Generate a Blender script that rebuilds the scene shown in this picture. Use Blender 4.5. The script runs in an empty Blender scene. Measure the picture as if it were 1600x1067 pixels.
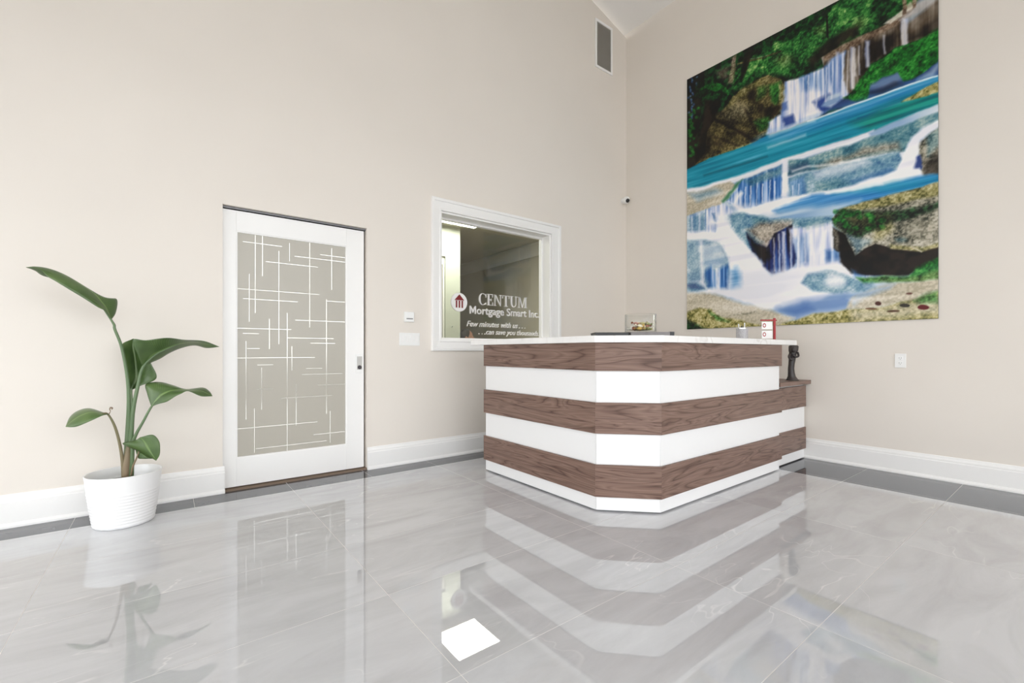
import bpy, bmesh, math, random
import numpy as np
from mathutils import Vector, Matrix
random.seed(7)
rng = np.random.default_rng(7)
scene = bpy.context.scene
C = scene.collection

# ------------------------------------------------------------------ camera
S = 1.034                                   # eye height in metres
F, YAW, HOR = 702.24, math.radians(52.4914), 549.57   # focal length in px of the 1600x1067 frame
cam_d = bpy.data.cameras.new('camera'); cam = bpy.data.objects.new('camera', cam_d); C.objects.link(cam)
cam.location = (0, 0, S); cam.rotation_euler = (math.pi/2, 0, YAW - math.pi/2)
cam_d.sensor_width = 36.0; cam_d.lens = F/1600*36; cam_d.shift_y = (HOR-533.5)/1600
cam_d.clip_start = 0.02
scene.camera = cam
# ------------------------------------------------------------------ daylight, lamps, exposure
world = bpy.data.worlds.new('world'); scene.world = world; world.use_nodes = True
bg = world.node_tree.nodes['Background']
bg.inputs[0].default_value = (0.95, 0.975, 1.0, 1); bg.inputs[1].default_value = 2.0
vs = scene.view_settings
vs.view_transform = 'Standard'; vs.look = 'None'; vs.gamma = 1; vs.use_curve_mapping = False
vs.exposure = 1.0
scene.cycles.max_bounces = 10; scene.cycles.diffuse_bounces = 6; scene.cycles.use_denoising = True
scene.cycles.sample_clamp_indirect = 8

# ------------------------------------------------------------------ measuring
DL, XR = 3.7805*S, 4.7965*S                 # wall with the door (y), wall with the mural (x)
def ray(u, v):
    a = (u-800)/F; c, s = math.cos(YAW), math.sin(YAW)
    return (c+s*a, s-c*a, (HOR-v)/F)
def on_y(u, v, Y):
    d = ray(u, v); t = Y/d[1]; return Vector((d[0]*t, Y, S+d[2]*t))
def on_x(u, v, X):
    d = ray(u, v); t = X/d[0]; return Vector((X, d[1]*t, S+d[2]*t))
def on_z(u, v, z):
    d = ray(u, v); t = (z-S)/d[2]; return Vector((d[0]*t, d[1]*t, z))

# ------------------------------------------------------------------ materials
def srgb(r, g, b):
    f = lambda c: (c/255/12.92) if c/255 <= .04045 else ((c/255+.055)/1.055)**2.4
    return (f(r), f(g), f(b), 1)
def mat(name, col, rough=.5, metal=0, spec=.5, **kw):
    m = bpy.data.materials.new(name); m.use_nodes = True
    p = m.node_tree.nodes['Principled BSDF']
    p.inputs['Base Color'].default_value = col; p.inputs['Roughness'].default_value = rough
    p.inputs['Metallic'].default_value = metal; p.inputs['Specular IOR Level'].default_value = spec
    for k, v in kw.items(): p.inputs[k].default_value = v
    return m
def nodes(m): return m.node_tree.nodes, m.node_tree.links, m.node_tree.nodes['Principled BSDF']
def ramp(N, stops):
    r = N.new('ShaderNodeValToRGB'); e = r.color_ramp.elements
    while len(e) < len(stops): e.new(.5)
    for el, (p, c) in zip(e, stops): el.position = p; el.color = c
    return r
def noisy(name, c1, c2, scale=5, rough=.5, detail=4, bump=0, stretch=(1,1,1), spec=.5, obj=True, bscale=None):
    m = mat(name, c1, rough, spec=spec); N, L, P = nodes(m)
    tc = N.new('ShaderNodeTexCoord'); mp = N.new('ShaderNodeMapping'); mp.inputs['Scale'].default_value = stretch
    n = N.new('ShaderNodeTexNoise'); n.inputs['Scale'].default_value = scale; n.inputs['Detail'].default_value = detail
    L.new(tc.outputs['Object'], mp.inputs[0]); L.new(mp.outputs[0], n.inputs['Vector'])
    r = ramp(N, [(.3, c1), (.7, c2)]); L.new(n.outputs[0], r.inputs[0]); L.new(r.outputs[0], P.inputs['Base Color'])
    if bump:
        n2 = N.new('ShaderNodeTexNoise'); n2.inputs['Scale'].default_value = bscale or scale*8; n2.inputs['Detail'].default_value = 3
        L.new(tc.outputs['Object'], n2.inputs['Vector'])
        b = N.new('ShaderNodeBump'); b.inputs['Strength'].default_value = bump; b.inputs['Distance'].default_value = .002
        L.new(n2.outputs[0], b.inputs['Height']); L.new(b.outputs[0], P.inputs['Normal'])
    return m

M = {}
M['wall'] = noisy('wall_paint', srgb(232,225,216), srgb(235,228,219), 1.2, .55, 2, .05, spec=.3, bscale=180)
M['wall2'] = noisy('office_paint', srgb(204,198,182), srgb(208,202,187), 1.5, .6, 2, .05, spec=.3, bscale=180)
M['ceil'] = noisy('ceiling_paint', srgb(243,241,238), srgb(246,244,241), 1.5, .7, 2, .05, bscale=160)
M['trim'] = mat('white_trim', srgb(246,245,243), .35)
M['grout'] = noisy('grout', srgb(222,219,215), srgb(228,225,221), 30, .8)
M['ground'] = noisy('asphalt', srgb(150,150,148), srgb(165,163,160), 3, .9)
M['alu'] = mat('aluminium', srgb(120,120,122), .4, .8)

def marble(name, base, lo, vein, rough, vein_amt, coat=0.0, ior=1.55, vscale=1.0, vwidth=.012):
    m = mat(name, base, rough); N, L, P = nodes(m)
    P.inputs['IOR'].default_value = ior; P.inputs['Coat Weight'].default_value = coat; P.inputs['Coat Roughness'].default_value = .004
    tc = N.new('ShaderNodeTexCoord'); oi = N.new('ShaderNodeObjectInfo')
    mu = N.new('ShaderNodeVectorMath'); mu.operation = 'SCALE'; mu.inputs[0].default_value = (37.0, 23.0, 11.0)
    L.new(oi.outputs['Random'], mu.inputs['Scale'])
    ad = N.new('ShaderNodeVectorMath'); L.new(tc.outputs['Object'], ad.inputs[0]); L.new(mu.outputs[0], ad.inputs[1])
    mp = N.new('ShaderNodeMapping'); mp.inputs['Rotation'].default_value = (0, 0, .5); mp.inputs['Scale'].default_value = (.9, 3.2, 1)
    L.new(ad.outputs[0], mp.inputs[0])
    n = N.new('ShaderNodeTexNoise'); n.inputs['Scale'].default_value = 1.6; n.inputs['Detail'].default_value = 7; n.inputs['Roughness'].default_value = .62; n.inputs['Distortion'].default_value = .7
    L.new(mp.outputs[0], n.inputs['Vector'])
    r = ramp(N, [(.30, lo), (.62, base)]); L.new(n.outputs[0], r.inputs[0])
    # thin veins: where a warped noise crosses one half
    n2 = N.new('ShaderNodeTexNoise'); n2.inputs['Scale'].default_value = 1.1*vscale; n2.inputs['Detail'].default_value = 3; n2.inputs['Distortion'].default_value = .9
    L.new(mp.outputs[0], n2.inputs['Vector'])
    s = N.new('ShaderNodeMath'); s.operation = 'SUBTRACT'; s.inputs[1].default_value = .5; L.new(n2.outputs[0], s.inputs[0])
    a = N.new('ShaderNodeMath'); a.operation = 'ABSOLUTE'; L.new(s.outputs[0], a.inputs[0])
    mr = N.new('ShaderNodeMapRange'); mr.inputs['From Min'].default_value = 0; mr.inputs['From Max'].default_value = vwidth; mr.inputs['To Min'].default_value = vein_amt; mr.inputs['To Max'].default_value = 0
    L.new(a.outputs[0], mr.inputs[0])
    n3 = N.new('ShaderNodeTexNoise'); n3.inputs['Scale'].default_value = 2.5; L.new(ad.outputs[0], n3.inputs['Vector'])
    g = N.new('ShaderNodeMapRange'); g.inputs['From Min'].default_value = .45; g.inputs['From Max'].default_value = .65; L.new(n3.outputs[0], g.inputs[0])
    mm = N.new('ShaderNodeMath'); mm.operation = 'MULTIPLY'; L.new(mr.outputs[0], mm.inputs[0]); L.new(g.outputs[0], mm.inputs[1])
    mx = N.new('ShaderNodeMix'); mx.data_type = 'RGBA'; mx.inputs['B'].default_value = vein
    L.new(mm.outputs[0], mx.inputs['Factor']); L.new(r.outputs[0], mx.inputs['A']); L.new(mx.outputs['Result'], P.inputs['Base Color'])
    return m
M['tile'] = marble('polished_grey_tile', srgb(201,202,205), srgb(184,184,187), srgb(230,229,228), .004, .6, coat=.55, ior=1.58, vwidth=.006)
M['tile_dark'] = marble('polished_dark_tile', srgb(84,85,90), srgb(68,69,75), srgb(140,140,144), .01, .5, coat=0, vwidth=.006)
M['quartz'] = marble('white_quartz', srgb(246,245,243), srgb(240,239,237), srgb(212,207,202), .15, .6, vscale=2, vwidth=.02)

def walnut(name, dark, mid, light):
    m = mat(name, mid, .38, spec=.4); N, L, P = nodes(m)
    tc = N.new('ShaderNodeTexCoord'); oi = N.new('ShaderNodeObjectInfo')
    mu = N.new('ShaderNodeVectorMath'); mu.operation = 'SCALE'; mu.inputs[0].default_value = (41.0, 17.0, 29.0); L.new(oi.outputs['Random'], mu.inputs['Scale'])
    ad = N.new('ShaderNodeVectorMath'); L.new(tc.outputs['Object'], ad.inputs[0]); L.new(mu.outputs[0], ad.inputs[1])
    mp = N.new('ShaderNodeMapping'); mp.inputs['Scale'].default_value = (.55, 3, 6.5); L.new(ad.outputs[0], mp.inputs[0])
    n = N.new('ShaderNodeTexNoise'); n.inputs['Scale'].default_value = 1.5; n.inputs['Detail'].default_value = 2.5; n.inputs['Distortion'].default_value = .6
    L.new(mp.outputs[0], n.inputs['Vector'])
    k = N.new('ShaderNodeMath'); k.operation = 'MULTIPLY'; k.inputs[1].default_value = 8; L.new(n.outputs[0], k.inputs[0])
    fr = N.new('ShaderNodeMath'); fr.operation = 'PINGPONG'; fr.inputs[1].default_value = .5; L.new(k.outputs[0], fr.inputs[0])
    r = ramp(N, [(0, dark), (.18, mid), (.7, light), (1, mid)])
    k2 = N.new('ShaderNodeMath'); k2.operation = 'MULTIPLY'; k2.inputs[1].default_value = 2; L.new(fr.outputs[0], k2.inputs[0]); L.new(k2.outputs[0], r.inputs[0])
    mp2 = N.new('ShaderNodeMapping'); mp2.inputs['Scale'].default_value = (2.2, 60, 210); L.new(ad.outputs[0], mp2.inputs[0])
    n2 = N.new('ShaderNodeTexNoise'); n2.inputs['Scale'].default_value = 1; n2.inputs['Detail'].default_value = 4; L.new(mp2.outputs[0], n2.inputs['Vector'])
    r2 = ramp(N, [(.32, (.58,.56,.55,1)), (.6, (1,1,1,1))]); L.new(n2.outputs[0], r2.inputs[0])
    mx = N.new('ShaderNodeMix'); mx.data_type = 'RGBA'; mx.blend_type = 'MULTIPLY'; mx.inputs['Factor'].default_value = .75
    L.new(r.outputs[0], mx.inputs['A']); L.new(r2.outputs[0], mx.inputs['B']); L.new(mx.outputs['Result'], P.inputs['Base Color'])
    return m
M['wood'] = walnut('walnut_laminate', srgb(94,70,60), srgb(124,98,86), srgb(142,116,104))
M['lam'] = mat('white_laminate', srgb(242,242,242), .3)

def thin_glass(name, tint, refl=.08, rough=0.0):
    m = bpy.data.materials.new(name); m.use_nodes = True; N, L = m.node_tree.nodes, m.node_tree.links
    N.remove(N['Principled BSDF']); out = N['Material Output']
    t = N.new('ShaderNodeBsdfTransparent'); t.inputs[0].default_value = tint
    g = N.new('ShaderNodeBsdfGlossy'); g.inputs['Roughness'].default_value = rough
    lw = N.new('ShaderNodeLayerWeight'); lw.inputs[0].default_value = .5
    pw = N.new('ShaderNodeMath'); pw.operation = 'POWER'; pw.inputs[1].default_value = 4; L.new(lw.outputs['Facing'], pw.inputs[0])
    fr = N.new('ShaderNodeMath'); fr.operation = 'MULTIPLY_ADD'; fr.inputs[1].default_value = .9; fr.inputs[2].default_value = refl/2; L.new(pw.outputs[0], fr.inputs[0])
    mx = N.new('ShaderNodeMixShader'); L.new(fr.outputs[0], mx.inputs[0]); L.new(t.outputs[0], mx.inputs[1]); L.new(g.outputs[0], mx.inputs[2]); L.new(mx.outputs[0], out.inputs[0])
    return m
M['glass'] = thin_glass('window_glass', (.93,.95,.91,1))
M['bowl_glass'] = thin_glass('bowl_glass', (.985,.99,.985,1))
M['frost'] = mat('frosted_glass', srgb(180,175,163), .32, spec=.6)
M['mirror'] = mat('clear_etched_line', srgb(215,213,206), .10, .8)
M['chrome'] = mat('chrome', srgb(220,220,220), .12, 1)
M['plastic'] = mat('white_plastic', srgb(244,244,242), .3)
M['greyp'] = mat('grey_plastic', srgb(150,150,150), .4)
M['black'] = mat('black_plastic', srgb(28,28,30), .35)
M['gap_foot'] = mat('gap_foot_brown', srgb(124,106,90), .8)  # shared by the strip drawn as the door gap and the brown desk feet
M['pot'] = mat('white_glazed_pot', srgb(246,246,246), .28)
M['soil'] = noisy('soil', srgb(70,55,42), srgb(40,30,24), 40, .95, bump=.6)
M['stem'] = noisy('green_stem', srgb(88,112,78), srgb(108,130,92), 8, .4, stretch=(1,1,.1))
M['stem_base'] = noisy('dry_sheath', srgb(118,118,84), srgb(140,120,96), 10, .5, stretch=(1,1,.15))
M['red'] = mat('red_lacquer', srgb(165,15,28), .35)
M['logo_red'] = mat('emblem_red', srgb(130,24,28), .4)
M['letter'] = mat('brushed_letter', srgb(226,224,222), .35, .25)
M['letter_side'] = M['letter']
M['bronze'] = noisy('dark_carved_wood', srgb(44,38,38), srgb(72,64,62), 14, .4, bump=.4, stretch=(1,1,.4))
M['skin'] = mat('skin', srgb(190,142,120), .5)
M['hair'] = noisy('dark_hair', srgb(38,34,32), srgb(60,54,50), 30, .5, stretch=(1,1,.2))
M['shirt'] = mat('dark_shirt', srgb(60,58,66), .8)
M['lamp'] = bpy.data.materials.new('lit_panel'); M['lamp'].use_nodes = True
_p = M['lamp'].node_tree.nodes['Principled BSDF']; _p.inputs['Emission Color'].default_value = (1,.97,.9,1); _p.inputs['Emission Strength'].default_value = 13

# ------------------------------------------------------------------ mesh helpers
def bm_box(bm, x0, x1, y0, y1, z0, z1, mi=0):
    vs_ = [bm.verts.new(p) for p in [(x0,y0,z0),(x1,y0,z0),(x1,y1,z0),(x0,y1,z0),(x0,y0,z1),(x1,y0,z1),(x1,y1,z1),(x0,y1,z1)]]
    for f in [(0,3,2,1),(4,5,6,7),(0,1,5,4),(1,2,6,5),(2,3,7,6),(3,0,4,7)]:
        bm.faces.new([vs_[i] for i in f]).material_index = mi
    return vs_
def bm_prism(bm, pts, z0, z1):
    n = len(pts)
    a = [bm.verts.new((p[0],p[1],z0)) for p in pts]; b = [bm.verts.new((p[0],p[1],z1)) for p in pts]
    bm.faces.new(a[::-1]); bm.faces.new(b)
    for i in range(n): bm.faces.new([a[i], a[(i+1)%n], b[(i+1)%n], b[i]])
def bm_lathe(bm, prof, n=48, cx=0, cy=0, close=False):
    rings = []
    for r, z in prof:
        rings.append([bm.verts.new((cx+r*math.cos(2*math.pi*i/n), cy+r*math.sin(2*math.pi*i/n), z)) for i in range(n)])
    m = len(rings)
    for j in range(m if close else m-1):
        A, B = rings[j], rings[(j+1)%m]
        for i in range(n): bm.faces.new([A[i], A[(i+1)%n], B[(i+1)%n], B[i]])
    return rings
def bm_tube(bm, pts, rads, n=10, cap=True, flat=None):
    pts = [Vector(p) for p in pts]; rings = []
    if not hasattr(rads, '__len__'): rads = [rads]*len(pts)
    up = Vector((0,0,1))
    for i, p in enumerate(pts):
        d = (pts[min(i+1,len(pts)-1)] - pts[max(i-1,0)]).normalized()
        x = d.cross(up); x = Vector((1,0,0)) if x.length < 1e-3 else x.normalized()
        if i and x.dot(px_) < 0: x = -x
        px_ = x; y = d.cross(x)
        rings.append([bm.verts.new(p + (x*math.cos(2*math.pi*k/n) + y*math.sin(2*math.pi*k/n)*(flat or 1))*rads[i]) for k in range(n)])
    for A, B in zip(rings, rings[1:]):
        for k in range(n): bm.faces.new([A[k], A[(k+1)%n], B[(k+1)%n], B[k]])
    if cap: bm.faces.new(rings[0][::-1]); bm.faces.new(rings[-1])
def catmull(P, n):
    P = [np.array(p, float) for p in P]; Q = [2*P[0]-P[1]] + P + [2*P[-1]-P[-2]]; out = []
    for i in range(1, len(Q)-2):
        for k in range(n):
            t = k/n
            out.append(.5*((2*Q[i]) + (Q[i+1]-Q[i-1])*t + (2*Q[i-1]-5*Q[i]+4*Q[i+1]-Q[i+2])*t*t + (3*Q[i]-Q[i-1]-3*Q[i+1]+Q[i+2])*t**3))
    out.append(P[-1]); return out
def obj(name, bm, m=None, parent=None, smooth=False, bevel=0, loc=None, rz=0):
    bmesh.ops.recalc_face_normals(bm, faces=bm.faces)
    me = bpy.data.meshes.new(name); bm.to_mesh(me); bm.free()
    for x in (m if isinstance(m, (list, tuple)) else [m]):
        if x: me.materials.append(x)
    o = bpy.data.objects.new(name, me); C.objects.link(o)
    if smooth:
        for p in me.polygons: p.use_smooth = True
    if bevel:
        b = o.modifiers.new('bevel', 'BEVEL'); b.width = bevel; b.segments = 2; b.limit_method = 'ANGLE'
    if parent: o.parent = parent
    if loc is not None: o.location = loc
    o.rotation_euler.z = rz
    return o
def box(name, x0, x1, y0, y1, z0, z1, m, parent=None, bevel=0):
    # box whose origin sits at its own base centre; coordinates are relative to the parent
    bm = bmesh.new(); cx, cy = (x0+x1)/2, (y0+y1)/2
    bm_box(bm, x0-cx, x1-cx, y0-cy, y1-cy, 0, z1-z0)
    return obj(name, bm, m, parent, bevel=bevel, loc=(cx, cy, z0))
def thing(name, label, cat, loc=(0,0,0), rz=0, group=None):
    o = bpy.data.objects.new(name, None); C.objects.link(o); o.empty_display_size = .1
    o.location = loc; o.rotation_euler.z = rz; o['label'] = label; o['category'] = cat
    if group: o['group'] = group
    return o
def tag(o, label, cat, group=None):
    o['label'] = label; o['category'] = cat
    if group: o['group'] = group
    return o
def struct(o, label=None, cat=None):
    o['kind'] = 'structure'
    if label: o['label'] = label
    if cat: o['category'] = cat
    return o
def sempty(name, label, cat, loc):
    return struct(thing(name, label, cat, loc))

# ------------------------------------------------------------------ the room
WT = .178                                    # thickness of the wall with door and window
XL, YB, YO = -3.0, -4.2, 9.0                 # far ends of lobby and office
Z5 = 5.13*S
def ceil_z(x): return Z5 + .28*(XR-x)
dx0, dx1, dz = on_y(348,320,DL).x, on_y(573.5,355,DL).x, on_y(460,337.5,DL).z
wx0, wx1 = on_y(687.9,400,DL).x, on_y(860.4,400,DL).x
wz0, wz1 = on_y(688,531.5,DL).z, on_y(688,329.2,DL).z

bm = bmesh.new(); zt = 3.2
for a, b, z0, z1 in [(XL,dx0,0,zt),(dx0,dx1,dz,zt),(dx1,wx0,0,zt),(wx0,wx1,0,wz0),(wx0,wx1,wz1,zt),(wx1,XR,0,zt)]:
    bm_box(bm, a, b, DL, DL+WT, z0, z1)
v = [bm.verts.new(p) for p in [(XL,DL,zt),(XR,DL,zt),(XR,DL,ceil_z(XR)),(XL,DL,ceil_z(XL)),(XL,DL+WT,zt),(XR,DL+WT,zt),(XR,DL+WT,ceil_z(XR)),(XL,DL+WT,ceil_z(XL))]]
for f in [(0,1,2,3),(4,7,6,5),(0,4,5,1),(1,5,6,2),(2,6,7,3),(3,7,4,0)]: bm.faces.new([v[i] for i in f])
struct(obj('wall_left', bm, M['wall']), 'tall beige painted wall with door and office window', 'wall')
bm = bmesh.new(); bm_box(bm, XR, XR+.2, YB-.2, YO, 0, Z5+.1)
struct(obj('wall_right', bm, M['wall']), 'tall beige painted wall behind the waterfall mural', 'wall')
bm = bmesh.new()
v = [bm.verts.new(p) for p in [(XR+.2,YB-.2,Z5),(XR+.2,DL+WT,Z5),(XL-.2,DL+WT,ceil_z(XL-.2)),(XL-.2,YB-.2,ceil_z(XL-.2))]]
w = [bm.verts.new(q.co+Vector((0,0,.15))) for q in v]
bm.faces.new(v); bm.faces.new(w[::-1])
for i in range(4): bm.faces.new([v[i], v[(i+1)%4], w[(i+1)%4], w[i]])
struct(obj('ceiling', bm, M['ceil']), 'pale sloping ceiling above the tall lobby walls', 'ceiling')
# glazed walls behind the camera that let the daylight in
SW_Y0, SW_Y1, BW_X0, BW_X1, GZ0, GZ1 = -2.4, 3.6, -2.7, 4.4, .12, 4.7
SZ1 = 3.0                                    # head of the side glazing
bm = bmesh.new()
for a, b, z0, z1 in [(YB-.2,SW_Y0,0,8),(SW_Y1,DL,0,8),(SW_Y0,SW_Y1,0,GZ0),(SW_Y0,SW_Y1,SZ1,8)]: bm_box(bm, XL-.2, XL, a, b, z0, z1)
struct(obj('wall_side', bm, M['wall']), 'beige side wall with a tall glazed opening', 'wall')
bm = bmesh.new()
for a, b, z0, z1 in [(XL,BW_X0,0,8),(BW_X1,XR,0,8),(BW_X0,BW_X1,0,GZ0),(BW_X0,BW_X1,GZ1,8)]: bm_box(bm, a, b, YB-.2, YB, z0, z1)
struct(obj('wall_back', bm, M['wall']), 'beige entrance wall with a tall glazed opening', 'wall')
e = sempty('window_side_offscreen', 'tall storefront glazing frame in the side wall', 'window', (XL-.1, SW_Y0, GZ0))
for k in range(6): y = (SW_Y1-SW_Y0)*k/5; box('mullion', -.03,.03, max(0,y-.03), min(SW_Y1-SW_Y0,y+.03), 0, SZ1-GZ0, M['alu'], e)
for z in (0, 2.0, SZ1-GZ0-.06): box('transom', -.029,.029, 0, SW_Y1-SW_Y0, z, z+.06, M['alu'], e)
e = sempty('window_entrance_offscreen', 'tall storefront glazing frame in the entrance wall', 'window', (BW_X0, YB-.1, GZ0))
for k in range(6): x = (BW_X1-BW_X0)*k/5; box('mullion', max(0,x-.03), min(BW_X1-BW_X0,x+.03), -.03,.03, 0, GZ1-GZ0, M['alu'], e)
for z in (0, 2.4, GZ1-GZ0-.06): box('transom', 0, BW_X1-BW_X0, -.029,.029, z, z+.06, M['alu'], e)
bm = bmesh.new(); bm_box(bm, -40, 40, -40, 40, -.3, -.12)
struct(obj('ground', bm, M['ground']), 'grey paved ground outside the building', 'ground')

# floor: grout bed with separate polished tiles
bm = bmesh.new(); bm_box(bm, XL-.2, XR+.2, YB-.2, DL+WT, -.1, -.0004)
floor = struct(obj('floor', bm, M['grout']), 'polished light grey tile floor with dark border tiles', 'floor')
TX0, TY0, TW, TH, G = .722*S, .618*S, 1.2, .6, .0026
BL, BR = on_z(574.7,746,0).y, on_z(1323.3,753.5,0).x      # where the dark border starts on each side
cache = {}
def tile(name, x0, x1, y0, y1, m):
    x0, x1, y0, y1 = x0+G/2, x1-G/2, y0+G/2, y1-G/2
    if x1-x0 < .01 or y1-y0 < .01: return
    key = (name, round(x1-x0,4), round(y1-y0,4))
    if key not in cache:
        b_ = bmesh.new(); bm_box(b_, 0, x1-x0, 0, y1-y0, -.008, 0)
        o = obj(name, b_, m); cache[key] = o.data
    else:
        o = bpy.data.objects.new(name, cache[key]); C.objects.link(o)
    o.location = (x0, y0, 0); o.parent = floor
for i in range(-4, 4):
    for j in range(-9, 6):
        x0, x1 = max(XL, TX0+i*TW), min(BR, TX0+(i+1)*TW); y0, y1 = max(YB, TY0+j*TH), min(BL, TY0+(j+1)*TH)
        if x1 > x0 and y1 > y0: tile('floor_tile', x0, x1, y0, y1, M['tile'])
for k in range(-7, 8):
    x0, x1 = max(XL, TX0+k*TH), min(BR, TX0+(k+1)*TH)
    if x1 > x0: tile('border_tile', x0, x1, BL, DL, M['tile_dark'])
for j in range(-9, 8):
    y0, y1 = max(YB, TY0+j*TH), min(DL, TY0+(j+1)*TH)
    if y1 > y0: tile('border_tile', BR, XR, y0, y1, M['tile_dark'])

# baseboards
PROF = [(0,0),(.030,0),(.030,.012),(.022,.026),(.018,.028),(.018,.148),(.014,.154),(.014,.166),(.008,.180),(.006,.194),(0,.194)]
def baseboard(name, a, b, axis, label):
    b_ = bmesh.new()
    def pt(s, d, z): return (s, DL-d, z) if axis == 'x' else (XR-d, s, z)
    A = [b_.verts.new(pt(a, d, z)) for d, z in PROF]; B = [b_.verts.new(pt(b, d, z)) for d, z in PROF]
    n = len(PROF); b_.faces.new(A); b_.faces.new(B[::-1])
    for i in range(n): b_.faces.new([A[i], B[i], B[(i+1)%n], A[(i+1)%n]])
    struct(obj(name, b_, M['trim']), label, 'baseboard')
baseboard('baseboard_left', XL, dx0+.012, 'x', 'tall white baseboard behind the potted plant')
baseboard('baseboard_center', dx1, XR-.03, 'x', 'tall white baseboard between the sliding door and the corner')
baseboard('baseboard_right', YB, DL-.03, 'y', 'tall white baseboard under the waterfall mural wall')

# ------------------------------------------------------------------ office and corridor behind the wall
OC = 2.75*S; OX0 = 1.70
bm = bmesh.new(); bm_box(bm, XL, XR, DL+WT, YO, -.1, 0)
struct(obj('floor_office', bm, noisy('carpet', srgb(120,112,100), srgb(140,130,116), 60, .95)), 'plain office floor beyond the wall', 'floor')
bm = bmesh.new(); bm_box(bm, .0, XR, DL+WT, YO, OC, OC+.15)
struct(obj('ceiling_office', bm, M['wall2']), 'low beige office ceiling seen through the window', 'ceiling')
bm = bmesh.new(); bm_box(bm, OX0-.12, OX0, DL+WT, YO, 0, OC)
struct(obj('wall_office_left', bm, M['wall2']), 'partition wall between office and corridor', 'wall')
bm = bmesh.new(); bm_box(bm, 0, XR, YO, YO+.12, 0, OC+.15)
struct(obj('wall_office_back', bm, M['wall2']), 'beige end wall of the office', 'wall')
bm = bmesh.new(); bm_box(bm, -.12, 0, DL+WT, YO+.12, 0, OC+.15)
struct(obj('wall_corridor', bm, M['wall2']), 'beige wall of the corridor behind the sliding door', 'wall')
# lining that gives the mural-side office wall its own paint, with crown moulding
bm = bmesh.new(); bm_box(bm, XR-.02, XR, DL+WT, YO, 0, OC)
struct(obj('wall_office_right', bm, M['wall2']), 'beige office wall under a crown moulding', 'wall')
bm = bmesh.new()
prof = [(0,0),(.02,0),(.03,.05),(.10,.15),(.12,.17),(.12,.20),(0,.20)]
A = [bm.verts.new((XR-.02-d, DL+WT, OC-.2+z)) for d, z in prof]; B = [bm.verts.new((XR-.02-d, YO, OC-.2+z)) for d, z in prof]
bm.faces.new(A); bm.faces.new(B[::-1])
for i in range(7): bm.faces.new([A[i], B[i], B[(i+1)%7], A[(i+1)%7]])
struct(obj('trim_1', bm, M['trim']), 'white crown moulding along the office ceiling', 'moulding')
# inner partition with a tall glazed sidelight
py = 5.5*S; px1 = on_y(719,450,py).x; px0 = on_y(696,450,py).x
bm = bmesh.new(); bm_box(bm, px0, px1, py, py+.10, 0, OC); bm_box(bm, OX0, px0, py, py+.1, 2.40, OC); bm_box(bm, OX0, OX0+.2, py, py+.1, 0, 2.40)
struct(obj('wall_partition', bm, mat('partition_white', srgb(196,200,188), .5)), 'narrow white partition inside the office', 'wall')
e = sempty('door_2', 'glazed white door in the office partition', 'door', (OX0+.2, py+.03, 0))
w_ = px0-OX0-.2
box('stile', 0, .08, 0, .04, 0, 2.395, M['trim'], e); box('stile', w_-.025, w_, 0, .04, 0, 2.395, M['trim'], e)
box('rail', .08, w_-.025, 0, .04, 0, .2, M['trim'], e); box('rail', .08, w_-.025, 0, .04, 2.29, 2.395, M['trim'], e)
box('pane', .08, w_-.025, .015, .025, .2, 2.29, M['frost'], e)
for z in (1.02, 1.40): 
    b_ = bmesh.new(); bm_lathe(b_, [(.001,0),(.012,0),(.010,.008),(.001,.010)], 12)
    o = obj('partition_stud', b_, M['chrome'], loc=(px1-.14, py, z)); o.rotation_euler.x = math.pi/2
    tag(o, 'small round steel stud on the white office partition', 'stud', 'studs on the office partition')
# office ceiling light
def panel_light(cx_, cy_, hx, hy, label):
    e = thing('ceiling_light', label, 'light', (cx_, cy_, OC-.03)); bm = bmesh.new()
    for a in [(-hx,hx,-hy,-hy+.02),(-hx,hx,hy-.02,hy),(-hx,-hx+.02,-hy+.02,hy-.02),(hx-.02,hx,-hy+.02,hy-.02)]: bm_box(bm, *a, 0, .03)
    obj('frame', bm, M['trim'], e); box('diffuser', -hx+.02, hx-.02, -hy+.02, hy-.02, .006, .028, M['lamp'], e)
panel_light(3.095*S, 4.99*S, .325*S, .33*S, 'lit square ceiling panel light seen through the office window')

# ------------------------------------------------------------------ sliding door
DY = DL+.035
e = sempty('door_1', 'white sliding door with frosted glass and thin crossing lines', 'door', (dx0, DY, 0))
gx0, gx1 = on_y(369.2,500,DY).x-dx0, on_y(541.5,500,DY).x-dx0
gz0, gz1 = on_y(455,705.5,DY).z, on_y(455,372.6,DY).z
dw = dx1-dx0-.016; b0, t0 = .020, dz-.022
box('stile', .002, gx0, 0, .04, b0, t0, M['trim'], e, .002); box('stile', gx1, dw, 0, .04, b0, t0, M['trim'], e, .002)
box('rail', gx0, gx1, 0, .04, b0, gz0, M['trim'], e, .002); box('rail', gx0, gx1, 0, .04, gz1, t0, M['trim'], e, .002)
pane = box('glass_pane', gx0-.002, gx1+.002, .010, .022, gz0-.002, gz1+.002, M['frost'], e); pane['label'] = 'frosted glass pane'
bm = bmesh.new()
for a in [(gx0,gx1,gz0,gz0+.008),(gx0,gx1,gz1-.008,gz1),(gx0,gx0+.008,gz0+.008,gz1-.008),(gx1-.008,gx1,gz0+.008,gz1-.008)]: bm_box(bm, a[0], a[1], .003, .010, a[2], a[3])
obj('glazing_bead', bm, M['trim'], e)
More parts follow.
